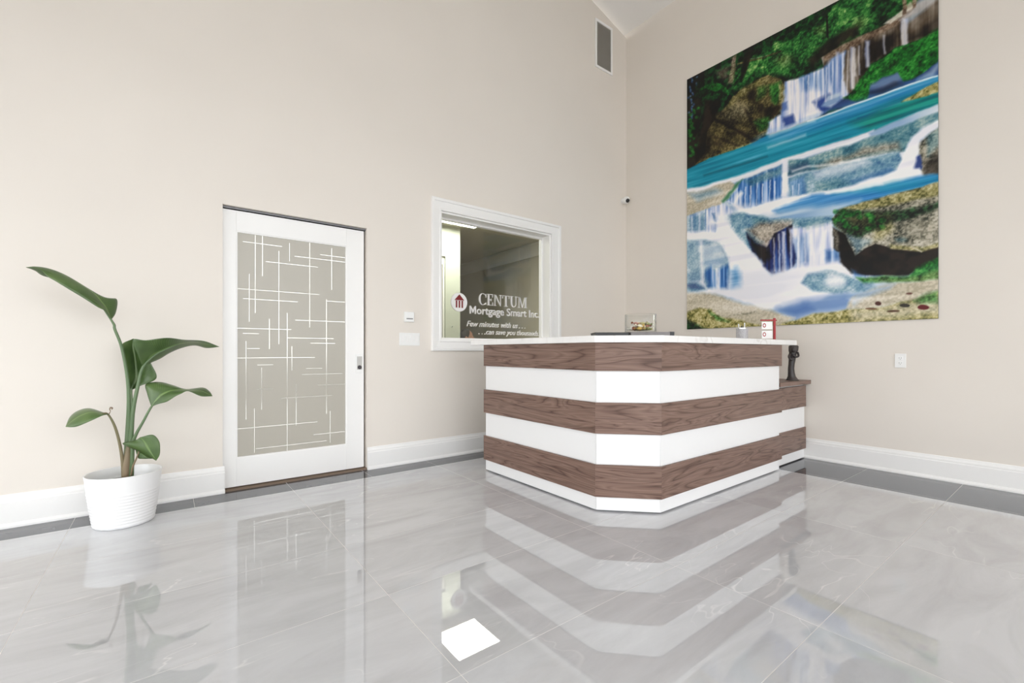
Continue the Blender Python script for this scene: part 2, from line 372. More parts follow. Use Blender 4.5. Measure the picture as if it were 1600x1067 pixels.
# etched lines, in the pixels of the enlarged view of the door
def dpx(x, y):
    p = on_y(330+x/2.2222, 300+y/2.2222, DY+.01); return p.x-dx0, p.z
LN = [  # x0,y0,x1,y1, light?
 (153,148,153,232,0),(153,232,153,420,1),(178,150,178,292,0),(110,172,246,189,0),(235,205,235,385,0),(235,385,235,528,1),(342,172,342,390,0),(342,390,342,470,1),
 (290,224,470,243,0),(418,195,418,340,0),(132,284,132,450,1),(87,335,200,343,1),(200,343,375,356,0),(110,370,300,381,1),(88,472,278,478,1),(264,420,264,600,1),(264,600,264,815,0),
 (264,815,264,900,1),(292,444,470,452,1),(264,506,425,509,1),(400,372,400,770,1),(88,575,360,575,1),(280,535,280,620,1),(121,518,121,600,1),(121,600,121,790,0),(175,610,175,755,0),
 (315,633,455,630,1),(370,670,465,667,1),(240,715,420,707,1),(295,668,295,810,0),(90,822,368,798,0),(150,752,150,905,0),(355,840,467,833,1),(155,888,400,866,1),(160,683,215,684,0),
 (378,218,470,228,0),(400,374,470,387,1),(190,236,370,266,0),(272,178,272,240,1),(202,440,202,545,1),(330,612,385,612,0),(110,490,165,492,1),(125,543,168,543,1),(413,760,413,870,1),(345,525,430,525,1),(160,600,215,600,0)]
for lab, mm, mi in (('etched_line', M['mirror'], 1), ('etched_line', M['mirror'], 0)):
    for x0, y0, x1, y1, k in LN:
        if k != mi: continue
        (ax, az), (bx, bz) = dpx(x0,y0), dpx(x1,y1); w = .0014
        if abs(x1-x0) < abs(y1-y0): bx = ax; r = (ax-w, ax+w, min(az,bz), max(az,bz))
        else: az = bz = (az+bz)/2; r = (min(ax,bx), max(ax,bx), az-w, az+w)
        box(lab, max(r[0],gx0+.009), min(r[1],gx1-.009), .0088, .0112, max(r[2],gz0+.009), min(r[3],gz1-.009), mm, e)
lx, lz = on_y(561.5,567.5,DY).x-dx0, on_y(561.5,567.5,DY).z
pl = box('lock_plate', lx-.036, lx+.036, -.004, 0, lz-.085, lz+.085, M['plastic'], e, .002)
bm = bmesh.new(); bm_box(bm, -.022,.022,-.0035,-.002,.03,.145); obj('finger_pull', bm, mat('pull_grey', srgb(176,174,170), .3, .6), pl, bevel=.001)
bm = bmesh.new(); bm_lathe(bm, [(.001,0),(.017,0),(.017,.008),(.013,.012),(.001,.012)], 20)
o = obj('thumb_turn', bm, mat('dark_steel', srgb(70,66,68), .3, .9), pl, loc=(0,-.002,.05)); o.rotation_euler.x = math.pi/2
bm = bmesh.new(); bm_box(bm, dx0, dx1, DL+.03, DL+.085, dz-.014, dz-.001); struct(obj('trim_2', bm, M['alu']), 'thin metal sliding track over the door', 'track')
bm = bmesh.new(); bm_box(bm, dx0, dx1, DL, DL+WT, -.004, .013); struct(obj('trim_3', bm, M['gap_foot']), 'brown strip standing for the dark gap under the sliding door', 'gap_strip')  # brown strip drawn in place of the dark gap below the door
# ------------------------------------------------------------------ office window
X0, X1 = on_y(673.2,400,DL).x, on_y(874.3,400,DL).x; Z0, Z1 = on_y(673,548.2,DL).z, on_y(673.2,307.2,DL).z
e = sempty('window_1', 'white framed interior office window with lettering on the glass', 'window', ((X0+X1)/2, DL, Z0))
cx = (X0+X1)/2; gy = .17
bm = bmesh.new(); loops = []
for fr_, d_ in [(0,0),(0,.030),(.04,.034),(.24,.034),(.28,.024),(.80,.020),(.90,.026),(1,.024),(1,0)]:
    r = [X0+(wx0-X0)*fr_-cx, X1+(wx1-X1)*fr_-cx, (wz0-Z0)*fr_, Z1-Z0+(wz1-Z1)*fr_]
    loops.append([bm.verts.new((x_, -d_, z_)) for x_, z_ in ((r[0],r[2]),(r[1],r[2]),(r[1],r[3]),(r[0],r[3]))])
for A, B in zip(loops, loops[1:]):
    for i in range(4): bm.faces.new([A[i], A[(i+1)%4], B[(i+1)%4], B[i]])
obj('casing', bm, M['trim'], e)
bm = bmesh.new()
for a in [(wx0,wx0+.018,wz0,wz1),(wx1-.018,wx1,wz0,wz1),(wx0+.018,wx1-.018,wz0,wz0+.018),(wx0+.018,wx1-.018,wz1-.018,wz1)]: bm_box(bm, a[0]-cx, a[1]-cx, 0, WT, a[2]-Z0, a[3]-Z0)
obj('jamb', bm, M['trim'], e)
bm = bmesh.new()
for a in [(wx0+.018,wx0+.038,wz0+.018,wz1-.018),(wx1-.038,wx1-.018,wz0+.018,wz1-.018),(wx0+.038,wx1-.038,wz0+.018,wz0+.030),(wx0+.038,wx1-.038,wz1-.038,wz1-.018)]: bm_box(bm, a[0]-cx, a[1]-cx, .12, gy-.004, a[2]-Z0, a[3]-Z0)
obj('glazing_stop', bm, M['trim'], e)
o = box('glass_pane', wx0-cx+.02, wx1-cx-.02, gy-.003, gy+.003, wz0-Z0+.02, wz1-Z0-.02, M['glass'], e); o['label'] = 'clear glass pane'
# lettering mounted on the glass
GY = DL+gy-.004
def gpx(x, y): return on_y(690+x*.10625, 440+y*.10625, GY)
LD = .014
sign = thing('window_sign', 'raised silver lettering and round emblem mounted on the office glass', 'sign', (cx, GY, wz0))
def put_mesh(name, me, x0, z0, m):
    o = bpy.data.objects.new(name, me); C.objects.link(o); o.parent = sign; o.location = (x0-cx, 0, z0-wz0)
    for mm in m: me.materials.append(mm)
    return o
def text_letters(txt, x0, x1, zb, cap, shear=0, bold=0):
    # one mesh per character: islands of the converted text that overlap in x belong together
    c = bpy.data.curves.new('txt', 'FONT'); c.body = txt; c.size = 1; c.offset = bold; c.resolution_u = 3; c.extrude = .5
    o = bpy.data.objects.new('txt', c); C.objects.link(o); bpy.context.view_layer.update()
    me = bpy.data.meshes.new_from_object(o.evaluated_get(bpy.context.evaluated_depsgraph_get()))
    bpy.data.objects.remove(o); bpy.data.curves.remove(c)
    bm = bmesh.new(); bm.from_mesh(me); bpy.data.meshes.remove(me)
    left, isl = set(bm.faces), []
    while left:
        st_ = [left.pop()]; g = [st_[0]]
        while st_:
            for ed in st_.pop().edges:
                for f in ed.link_faces:
                    if f in left: left.remove(f); st_.append(f); g.append(f)
        xs = [q.co.x for f in g for q in f.verts]; isl.append([min(xs), max(xs), g])
    isl.sort(key=lambda q: q[0]); gl = []
    for q in isl:
        if gl and q[0] < gl[-1][1]-.004: gl[-1][1] = max(gl[-1][1], q[1]); gl[-1][2] += q[2]
        else: gl.append(q)
    mn, mx_ = gl[0][0], max(q[1] for q in gl); sx = (x1-x0)/(mx_-mn+shear*.3); sz = cap/.70
    for gi, (g0, g1, fs) in enumerate(gl):
        if txt[0] == 'M' and gi == 0:      # the first capital, drawn as strokes
            W_ = (g1-g0); T_ = .2*W_; P_ = [R(0,0,T_,.70), R(W_-T_,0,W_,.70), [(T_,.70),(T_,.42),(W_/2,.06),(W_/2,.36)], [(W_/2,.36),(W_/2,.06),(W_-T_,.42),(W_-T_,.70)]]
            nb = poly_letter([[(a_*sx, b_*sz) for a_, b_ in q_] for q_ in P_]); bmesh.ops.recalc_face_normals(nb, faces=nb.faces)
            m_ = bpy.data.meshes.new('letter'); nb.to_mesh(m_); nb.free(); put_mesh('letter', m_, x0, zb, (M['letter'], M['letter_side'])); continue
        nb = bmesh.new(); vm = {}
        for f in fs:
            vv = []
            for q in f.verts:
                if q not in vm: vm[q] = nb.verts.new(((q.co.x-g0+shear*q.co.y)*sx, -LD if q.co.z > 0 else 0, q.co.y*sz))
                vv.append(vm[q])
            nb.faces.new(vv)
        bmesh.ops.recalc_face_normals(nb, faces=nb.faces); m_ = bpy.data.meshes.new('letter'); nb.to_mesh(m_); nb.free()
        put_mesh('letter', m_, x0+(g0-mn)*sx, zb, (M['letter'], M['letter_side']))
        for p in m_.polygons: p.material_index = 0 if p.center.y < -LD*.99 else 1
    bm.free()
# wordmark: serif capitals built stroke by stroke
def poly_letter(polys):
    bm = bmesh.new()
    for P in polys:
        a = [bm.verts.new((x, -LD, z)) for x, z in P]; b = [bm.verts.new((x, 0, z)) for x, z in P]; n = len(P)
        bm.faces.new(a); bm.faces.new(b[::-1]).material_index = 1
        for i in range(n): bm.faces.new([a[i], b[i], b[(i+1)%n], a[(i+1)%n]]).material_index = 1
    return bm
def R(x0, z0, x1, z1): return [(x0,z0),(x1,z0),(x1,z1),(x0,z1)]
def letter(ch):
    T, t, sf = .17, .06, .045     # thick, thin, serif height in units of cap height 1
    if ch == 'C':
        o_, i_ = [], []
        for k in range(25):
            a = math.radians(42+276*k/24); o_.append((.46+.46*math.cos(a), .5+.52*math.sin(a)))
            w = .07+.11*max(0, -math.cos(a))
            i_.append((.46+(.46-w)*math.cos(a), .5+(.52-.055)*math.sin(a)))
        q = [[o_[k], o_[k+1], i_[k+1], i_[k]] for k in range(24)]
        return q + [R(.76,.66,.83,.98), R(.77,.03,.83,.22)], .86
    if ch == 'E': return [R(.1,sf,.1+T,1-sf), R(0,0,.70,sf), R(0,1-sf,.68,1), R(.1+T,.48,.5,.53), R(.62,1-.26,.68,1-sf), R(.64,sf,.70,.28), R(.46,.38,.50,.62)], .72
    if ch == 'N': return [R(.12,sf,.12+t,.93), R(.78,.1,.78+t,1-sf), [(.08,1),(.26,1),(.84,0),(.78,0),(.74,.03)], R(0,0,.30,sf), R(.66,1-sf,.96,1), R(0,1-sf,.24,1)], .98
    if ch == 'T': return [R(.33,sf,.33+T,1-sf), R(.2,0,.63,sf), R(0,1-sf,.83,1), R(0,.74,.05,1-sf), R(.78,.74,.83,1-sf)], .85
    if ch == 'U':
        q = [R(.1,.335,.1+T,1-sf), R(.72,.335,.72+t,1-sf), R(0,1-sf,.4,1), R(.62,1-sf,.90,1)]
        o_, i_ = [], []
        for k in range(13):
            a = math.pi+math.pi*k/12; o_.append((.44+.34*math.cos(a), .337+.36*math.sin(a)))
            i_.append((.495+.225*math.cos(a), .337+.29*math.sin(a)))
        return q + [[o_[k], o_[k+1], i_[k+1], i_[k]] for k in range(12)], .92
    if ch == 'M': return [R(.12,sf,.12+t,.95), R(.90,sf,.90+T,1-sf), [(.1,1),(.27,1),(.60,.12),(.55,0),(.52,0)], [(.55,0),(.60,.12),(.90,1),(.94,1),(.94,.9),(.60,0)], R(0,0,.30,sf), R(.78,0,1.18,sf), R(0,1-sf,.24,1), R(.9,1-sf,1.18,1)], 1.2
xa, xb = gpx(540,340).x, gpx(1250,380).x; zb = gpx(640,345).z; cap = gpx(640,180).z-zb
tot = sum(letter(c)[1]+.06 for c in 'CENTUM')-.06; k = (xb-xa)/tot; x = xa
for ch in 'CENTUM':
    q, w_ = letter(ch); bm = poly_letter([[(a*k, b*cap) for a, b in P] for P in q]); me = bpy.data.meshes.new('letter'); bmesh.ops.recalc_face_normals(bm, faces=bm.faces); bm.to_mesh(me); bm.free()
    put_mesh('letter', me, x, zb, (M['letter'], M['letter_side'])); x += (w_+.06)*k
for txt, ax, ay, bx, cp, sh, bo in [('Mortgage Smart Inc.',405,470,1428,115,0,.012), ('Few minutes with us . . .',362,655,1230,82,.35,.004), ('. . .can save you thousands.',535,772,1425,78,.35,.004)]:
    p0, p1 = gpx(ax, ay), gpx(bx, ay); z0 = p0.z; cpz = gpx(ax, ay-cp).z-z0
    text_letters(txt, p0.x, p1.x, z0, cpz, sh, bo)
pc = gpx(252,303); rad = (gpx(252,172).z-gpx(252,435).z)/2
bm = bmesh.new(); bm_lathe(bm, [(.0005,0),(rad,0),(rad,.012),(.0005,.012)], 48)
em = obj('emblem', bm, M['plastic'], sign, loc=(pc.x-cx, 0, pc.z-wz0)); em.rotation_euler.x = math.pi/2
bm = bmesh.new(); bm_lathe(bm, [(rad,0),(rad+.005,0),(rad+.005,.010),(rad,.010)], 48, close=True); obj('emblem_rim', bm, M['letter_side'], em)
bm = bmesh.new(); u_ = rad
bm_prism(bm, [(-.62*u_,.22*u_),(.62*u_,.22*u_),(0,.88*u_)], .0121, .015); 
for a in (-.46,-.09,.28): bm_box(bm, a*u_, (a+.18)*u_, -.62*u_, .14*u_, .0121, .015)
for a in (-.46,-.09,.28): bm_box(bm, (a-.05)*u_, (a+.23)*u_, .14*u_, .18*u_, .0121, .015)
obj('emblem_house', bm, M['logo_red'], em)

# ------------------------------------------------------------------ reception desk
p1, p2, p3, p4 = [on_z(*q, 0) for q in [(759.6,734.7),(930.8,799),(1031.5,803.5),(1217.8,734.7)]]
FX, FY = (p1.x+p2.x)/2, (p3.y+p4.y)/2; LEND, REND = p1.y, p4.x; CY, CX = p2.y, p3.x
def path(d, le=0, re=0):
    # outline of the front, moved outwards by d; le, re lengthen the two ends
    n = Vector((CX-FX, FY-CY)).normalized(); nrm = Vector((n.y, -n.x))     # along chamfer, outward normal
    c0 = Vector((FX, CY)) + nrm*d
    A = Vector((FX-d, c0.y + (FX-d-c0.x)*n.y/n.x)); B = Vector((c0.x + (FY-d-c0.y)*n.x/n.y, FY-d))
    return [Vector((FX-d, LEND+le)), A, B, Vector((REND+re, FY-d))]
ZB = [1.058, .881, .683, .489, .295, .0947, .010]; ZB = [z*S for z in ZB]
desk = thing('reception_desk', 'angled reception desk front with alternating walnut and white horizontal bands', 'desk', (FX, FY, 0))
def panel(name, seg, d_in, d_out, z0, z1, m, le=0, re=0, gap=0, bevel=.0012):
    o_, i_ = path(d_out, le, re), path(d_in, le, re)
    a, b, c, d = o_[seg], o_[seg+1], i_[seg+1], i_[seg]
    ang = math.atan2((b-a).y, (b-a).x); org = (a+b)/2; Rm = Matrix.Rotation(-ang, 2)
    P = [Rm @ (q-org) for q in (a, b, c, d)]
    if gap: P[0].x += gap; P[3].x += gap; P[1].x -= gap; P[2].x -= gap
    bm = bmesh.new(); bm_prism(bm, [(q.x, q.y) for q in P], 0, z1-z0)
    return obj(name, bm, m, desk, bevel=bevel, loc=(org.x-FX, org.y-FY, z0), rz=ang)
for s in range(3):
    for k in range(6):
        if k % 2 == 0: panel('wood_band', s, .001, .014, ZB[k+1], ZB[k], M['wood'], .014 if s == 0 else 0, .022 if s == 2 else 0)
        else: panel('white_band', s, -.018, .000, ZB[k+1], ZB[k], M['lam'], gap=.0008)
    panel('backing_board', s, -.10, -.0185, .012, ZB[0]-.001, M['lam'], -.002, -.002, bevel=0)
for q in (path(-.05)[0]+Vector((0,-.1)), path(-.06)[1], path(-.06)[2], path(-.05)[3]+Vector((-.1,0))):
    bm = bmesh.new(); bm_lathe(bm, [(.001,0),(.022,0),(.022,.012),(.001,.012)], 12); obj('levelling_foot', bm, M['gap_foot'], desk, loc=(q.x-FX, q.y-FY, 0))
# inner work surface of the desk
o_, i_ = path(-.102), path(-.75)
bm = bmesh.new(); bm_prism(bm, [q-Vector((FX,FY)) for q in [o_[0]-Vector((0,.01)), o_[1], o_[2], o_[3]-Vector((.01,0)), i_[3]-Vector((.01,0)), Vector((i_[0].x, i_[3].y)), i_[0]-Vector((0,.01))]], .70*S, .735*S)
obj('inner_worktop', bm, M['wood'], desk)
# countertop
ot, it = path(.032, 3.332*S-LEND, 4.383*S-REND), path(-.36, 3.332*S-LEND, 4.383*S-REND)
CT0, CT1 = ZB[0], 1.101*S
bm = bmesh.new(); bm_prism(bm, [q-Vector((FX,FY)) for q in [*ot, it[3], Vector((it[0].x, it[3].y)), it[0]]], 0, CT1-CT0)
tag(obj('countertop', bm, M['quartz'], bevel=.003, loc=(FX, FY, CT0)), 'white veined quartz countertop on the reception desk', 'countertop')
# lower cabinet between the desk and the wall
EY = FY+.045; EX1 = XR-.032
cab = thing('side_cabinet', 'low walnut and white cabinet joining the desk to the mural wall', 'cabinet', (REND, EY, 0))
L_ = EX1-REND; x0 = .026
bm = bmesh.new(); bm_box(bm, x0, L_, .015, .60, .012, .700*S); obj('carcass', bm, M['lam'], cab)
for k in (2, 4): box('wood_band', x0, L_, -.012, .0148, ZB[k+1], ZB[k], M['wood'], cab, .001)
for k in (3, 5): box('white_band', x0, L_-.004, .001, .0148, ZB[k+1], ZB[k], M['lam'], cab)
box('cabinet_top', x0, L_+.030, -.045, .62, .700*S, .736*S, M['wood'], cab, .0015)
bm = bmesh.new(); bm_box(bm, x0+.02, L_-.02, .05, .08, 0, .0118); obj('plinth', bm, M['lam'], cab)

# ------------------------------------------------------------------ things on the desk
# carved figure
fp = on_y(1238,560,FY+.085); fz = .736*S
bm = bmesh.new()
H = .335
secs = [(0,.056,.050,0),(.01,.058,.050,0),(.05,.046,.040,-.002),(.12,.034,.030,-.006),(.22,.029,.027,-.010),(.34,.027,.025,-.012),(.46,.027,.025,-.008),(.58,.030,.026,-.003),(.70,.032,.028,.002),(.80,.028,.026,.006),(.84,.036,.030,.010),(.97,.038,.030,.012),(1.0,.030,.024,.012)]
rings = []
for h, a, b, ox in secs:
    p_ = 2.0 if h < .8 else 4.0; rg = []
    for k in range(20):
        th = 2*math.pi*k/20; c, s = math.cos(th), math.sin(th)
        rg.append(bm.verts.new((ox+a*math.copysign(abs(c)**(2/p_), c), b*math.copysign(abs(s)**(2/p_), s), h*H)))
    rings.append(rg)
for A, B in zip(rings, rings[1:]):
    for k in range(20): bm.faces.new([A[k], A[(k+1)%20], B[(k+1)%20], B[k]])
bm.faces.new(rings[0][::-1]); bm.faces.new(rings[-1])
st = thing('carved_figure', 'slender dark carved figurine on the low walnut cabinet top', 'figurine', (fp.x, FY+.085, fz), YAW-math.pi/2)
obj('body', bm, M['bronze'], st, smooth=True)
bm = bmesh.new()
bm_tube(bm, catmull([(.038,-.02,.27),(.036,-.036,.235),(.01,-.040,.225),(-.022,-.034,.245)], 5), .009, 8)
bm_tube(bm, catmull([(-.028,-.01,.25),(-.045,-.022,.225),(-.034,-.034,.200),(-.012,-.034,.215)], 5), .011, 8)
obj('arms', bm, M['bronze'], st, smooth=True)
bm = bmesh.new(); bmesh.ops.create_uvsphere(bm, u_segments=14, v_segments=10, radius=.022, matrix=Matrix.Translation((-.008,-.024,.295)) @ Matrix.Scale(1.3,4,(0,0,1)))
obj('head', bm, M['bronze'], st, smooth=True)

# flat items and glass bowl over the chamfered corner
view_n = Vector((math.cos(YAW), math.sin(YAW), 0)); view_r = Vector((math.sin(YAW), -math.cos(YAW), 0))
def at_depth(u, t, z): a = (u-800)/F; p = view_n*t + view_r*(a*t); return Vector((p.x, p.y, z))
tt = 3.17; az = YAW-math.pi/2
def wpx(u0, u1, t): return (u1-u0)/F*t
q = at_depth(952.5, tt, CT1); w_ = wpx(926.5,978.5,tt)/2
e = thing('black_folder', 'thin black closed folder lying on the countertop beside the glass bowl', 'folder', q, az)
box('lower_cover', -w_, w_, -.08, .10, 0, .005, M['black'], e, .001); box('paper_block', -w_+.003, w_-.003, -.078, .098, .005, .024, M['black'], e); box('upper_cover', -w_, w_, -.08, .10, .024, .029, M['black'], e, .001)
q2 = at_depth(1013, tt, CT1); w2 = wpx(980.5,1046,tt)/2
e = thing('grey_binder', 'thin grey binder with dark spine lying under the glass bowl', 'binder', q2, az)
box('cover', -w2, w2-.03, -.10, .13, 0, .031, noisy('grey_cover', srgb(120,116,116), srgb(132,128,128), 20, .5), e, .001)
box('spine', w2-.03, w2, -.10, .13, 0, .033, M['black'], e, .001)
br = wpx(977.5,1025.5,tt)/2; bz = CT1+.0313; bh = (CT1+(HOR-491)/F*tt-(CT1-S)) - bz
qb = at_depth(1001.5, tt, bz); qb += view_n*.012
bm = bmesh.new(); bm_lathe(bm, [(.001,0),(br-.004,0),(br,.004),(br,bh-.002),(br-.002,bh),(br-.004,bh-.002),(br-.004,.010),(br-.008,.007),(.001,.007)], 56)
tag(obj('glass_bowl', bm, M['bowl_glass'], smooth=True, loc=qb), 'clear round glass bowl of wrapped sweets on the countertop', 'bowl')
sweet_cols = {'gold foil': srgb(212,178,96), 'cream paper': srgb(240,232,208), 'green paper': srgb(130,140,66), 'red-brown paper': srgb(172,112,84), 'white paper': srgb(246,242,236), 'olive foil': srgb(186,176,112)}
sm = {k: mat('wrapper_'+k.replace(' ','_').replace('-','_'), c, .3, .1) for k, c in sweet_cols.items()}
def sweet(col, loc, rot):
    o = thing('wrapped_sweet', f'small wrapped sweet in {col} inside the glass bowl', 'sweet', loc, 0, 'wrapped sweets in the glass bowl'); o.rotation_euler = rot
    bm = bmesh.new(); bmesh.ops.create_uvsphere(bm, u_segments=10, v_segments=6, radius=1, matrix=Matrix.Diagonal((.021,.015,.012,1)))
    obj('centre', bm, sm[col], o, smooth=True)
    for s_ in (-1, 1):
        bm = bmesh.new(); c_ = bm.verts.new((s_*.018,0,0)); rim = [bm.verts.new((s_*(.033+.003*(k%2)), .013*math.cos(k*math.pi/4), .009*math.sin(k*math.pi/4))) for k in range(8)]
        for k in range(8): bm.faces.new([c_, rim[k], rim[(k+1)%8]])
        obj('wrapper_twist', bm, sm[col], o)
names = list(sweet_cols)
for i in range(31):
    lay = 0 if i < 15 else (1 if i < 26 else 2)
    n_ = (15, 11, 5)[lay]; k = (i, i-15, i-26)[lay]
    rr = (br-.047)*(1-.12*lay)*(math.sqrt((k+.5)/n_)); th = k*2.39996+lay
    sweet(names[(i*5+lay) % 6], (qb.x+rr*math.cos(th), qb.y+rr*math.sin(th), bz+.0265+lay*.018), (random.uniform(-.2,.2), random.uniform(-.2,.2), random.uniform(0,6.3)))
# pen cup
pz = CT1; cp = at_depth(1159.5, 3.72*S, pz); r_ = wpx(1151,1168,3.72*S)/2; ch_ = .098
cup = thing('pen_cup', 'silver perforated pen cup standing on the countertop', 'cup', cp)
bm = bmesh.new(); bm_lathe(bm, [(.001,0),(r_,0),(r_,ch_),(r_-.002,ch_),(r_-.002,.003),(.001,.003)], 32)
obj('cup_body', bm, noisy('silver_mesh', srgb(196,194,196), srgb(160,158,162), 160, .4, stretch=(1,1,1)), cup, smooth=False)
bm = bmesh.new(); bm_lathe(bm, [(r_,ch_-.006),(r_+.002,ch_-.006),(r_+.002,ch_+.001),(r_,ch_+.001)], 32, close=True); obj('rim', bm, M['chrome'], cup)
for k, (dx, dy, h, m_, lab) in enumerate([(-.022,.012,.128,'plastic','white pen with a white cap in the pen cup'),(-.008,-.02,.138,'plastic','tall white pen leaning in the pen cup'),(.010,.006,.118,'black','short black pen in the pen cup'),(.026,.0,.117,'black','black pen against the rim of the pen cup'),(.004,.026,.134,'greyp','grey pen standing in the pen cup')]):
    o = thing('pen', lab, 'pen', (cp.x+dx, cp.y+dy, pz+.004), 0, 'pens in the pen cup')
    bm = bmesh.new(); bm_tube(bm, [(0,0,0),(dx*.12,dy*.12,.012),(dx*.25,dy*.25,h-.02)], [.0012,.0042,.0042], 10); obj('barrel', bm, M[m_], o, smooth=True)
    bm = bmesh.new(); bm_tube(bm, [(dx*.25,dy*.25,h-.02),(dx*.28,dy*.28,h-.004),(dx*.28,dy*.28,h)], [.0052,.0052,.003], 10); obj('cap', bm, M[m_], o, smooth=True)
# red sign-post card holder
rp = at_depth(1210, 4.06*S, CT1); kk = 4.06*S/F
ph = (HOR-497)*kk-(CT1-S)
sg = thing('card_stand', 'small red post stand with white hanging cards on the countertop', 'stand', rp, az)
box('base', -.075, .02, -.03, .03, 0, .008, M['red'], sg, .002)
box('post', -.0085, .0085, -.0085, .0085, .008, ph, M['red'], sg, .001)
box('arm', -wpx(1187,1208,4.06*S)-.004, .020, -.0065, .0065, ph-.026, ph-.014, M['red'], sg, .001)
for z0, z1 in ((ph-.103, ph-.034), (ph-.190, ph-.118)):
    cd = box('hanging_card', -.118, -.020, -.0015, .0015, max(z0,.0085), z1, M['plastic'], sg)
    bm = bmesh.new(); bm_lathe(bm, [(.009,0),(.015,0),(.015,.0015),(.009,.0015)], 24, close=True)
    for q in bm.verts: q.co.y *= 1.35
    o = obj('card_ring', bm, M['red'], cd, loc=(-.026, -.0015, z1-max(z0,.0085)-.034)); o.rotation_euler.x = math.pi/2

# ------------------------------------------------------------------ wall fittings
def plate_y(name, label, cat, u0, v0, u1, v1, d):
    a, b = on_y(u0, v0, DL), on_y(u1, v1, DL)
    return thing(name, label, cat, ((a.x+b.x)/2, DL, min(a.z,b.z))), abs(b.x-a.x), abs(a.z-b.z)
e, w_, h_ = plate_y('thermostat', 'small square white thermostat above the light switches', 'thermostat', 630.5, 487, 645.5, 503.5, .02)
box('housing', -w_/2, w_/2, -.024, 0, 0, h_, M['plastic'], e, .004); box('display', -w_*.30, w_*.36, -.0252, -.024, h_*.26, h_*.38, M['greyp'], e)
e, w_, h_ = plate_y('switch_plate', 'white four gang light switch plate below the thermostat', 'switch', 624, 521, 655, 540, .01)
h_ = .118; w_ = .205
box('plate', -w_/2, w_/2, -.006, 0, 0, h_, M['plastic'], e, .002)
for k in range(4):
    x = -w_/2+.0335+k*.046; bm = bmesh.new()
    v = [bm.verts.new(p) for p in [(-.0165,-.007,0),(.0165,-.007,0),(.0165,-.0125,.066),(-.0165,-.0125,.066),(-.0165,-.005,0),(.0165,-.005,0),(.0165,-.005,.066),(-.0165,-.005,.066)]]
    for f in [(0,1,2,3),(0,4,5,1),(1,5,6,2),(2,6,7,3),(3,7,4,0)]: bm.faces.new([v[i] for i in f])
    obj('rocker', bm, M['trim'], e, loc=(x, 0, .026)); box('rocker_frame', x-.019, x+.019, -.0068, -.006, .023, .095, M['plastic'], e)
oc = on_x(1407, 563.5, XR)
e = thing('wall_outlet', 'white double power outlet on the wall below the mural', 'outlet', (XR, oc.y, oc.z-.06), -math.pi/2)
box('plate', -.037, .037, -.006, 0, 0, .12, M['plastic'], e, .002)
for z in (.022, .064):
    s_ = box('socket', -.017, .017, -.008, -.006, z, z+.034, M['plastic'], e, .001)
    bm = bmesh.new(); bm_box(bm, -.008,-.006,-.0012,-.0008,.014,.025); bm_box(bm, .006,.008,-.0012,-.0008,.014,.024); bm_box(bm, -.002,.002,-.0012,-.0008,.006,.010); obj('slots', bm, M['black'], s_)
a, b = on_y(929.5, 28, DL), on_y(956, 117.5, DL); vz0, vz1 = on_y(929.5,104,DL).z, a.z
e = thing('air_vent', 'tall white framed return air grille high on the wall', 'vent', ((a.x+b.x)/2, DL, vz0)); w_ = (b.x-a.x)/2; h_ = vz1-vz0
for r in [(-w_,w_,0,.03),(-w_,w_,h_-.03,h_),(-w_,-w_+.03,.03,h_-.03),(w_-.03,w_,.03,h_-.03)]: box('frame', r[0], r[1], -.014, 0, r[2], r[3], M['trim'], e, .002)
box('backing', -w_+.03, w_-.03, -.003, 0, .03, h_-.03, mat('duct_grey', srgb(176,172,164), .7), e)
bm = bmesh.new(); n_ = 40
for k in range(n_):
    z = .032+(h_-.066)*k/n_; v = [bm.verts.new(p) for p in [(-w_+.03,-.012,z),(w_-.03,-.012,z),(w_-.03,-.004,z+.008),(-w_+.03,-.004,z+.008)]]; bm.faces.new(v)
o = obj('louvres', bm, mat('louvre_grey', srgb(206,202,194), .5), e); o['kind'] = 'stuff'; o['label'] = 'fine grey louvre blades'
cp = on_y(974.5, 315, DL)
e = thing('security_camera', 'small white dome security camera in the wall corner', 'camera', (cp.x-.02, DL, cp.z))
bm = bmesh.new(); bm_lathe(bm, [(.001,0),(.038,0),(.038,.012),(.028,.020),(.001,.020)], 24); o = obj('mount', bm, M['plastic'], e); o.rotation_euler.x = math.pi/2
bm = bmesh.new(); bmesh.ops.create_uvsphere(bm, u_segments=24, v_segments=16, radius=.050); hd = obj('camera_ball', bm, M['plastic'], e, smooth=True, loc=(0,-.058,0))
dv = (Vector((3.2,-.2,S)) - Vector((cp.x, DL-.045, cp.z))).normalized()
bm = bmesh.new(); bm_lathe(bm, [(.001,.030),(.027,.030),(.027,.046),(.018,.053),(.001,.053)], 20); o = obj('lens', bm, M['black'], hd, smooth=True); o.rotation_euler = dv.to_track_quat('Z','Y').to_euler()

# ------------------------------------------------------------------ waterfall mural (flat print, painted point by point)
my0, my1 = on_x(1466.5,500,XR).y, on_x(1074.3,500,XR).y
mz0, mz1 = on_x(1075,514.5,XR).z, on_x(1073.6,125.5,XR).z
mural = thing('waterfall_mural', 'large unframed print of a turquoise forest waterfall on the wall', 'mural', (XR, (my0+my1)/2, mz0), -math.pi/2)
MW, MH = my1-my0, mz1-mz0
box('canvas', -MW/2, MW/2, -.012, 0, 0, MH, mat('canvas_edge', srgb(70,74,70), .6), mural)
NX, NZ = 400, 530
gx = np.linspace(-MW/2, MW/2, NX); gz = np.linspace(0, MH, NZ); GXX, GZZ = np.meshgrid(gx, gz)
Yw = (my0+my1)/2 - GXX; Zw = mz0 + GZZ                      # world y and z of every point of the print
cth, sth = math.cos(YAW), math.sin(YAW)
tdep = XR*cth + Yw*sth; U = 800 + F*(XR*sth - Yw*cth)/tdep; V = HOR - F*(Zw-S)/tdep
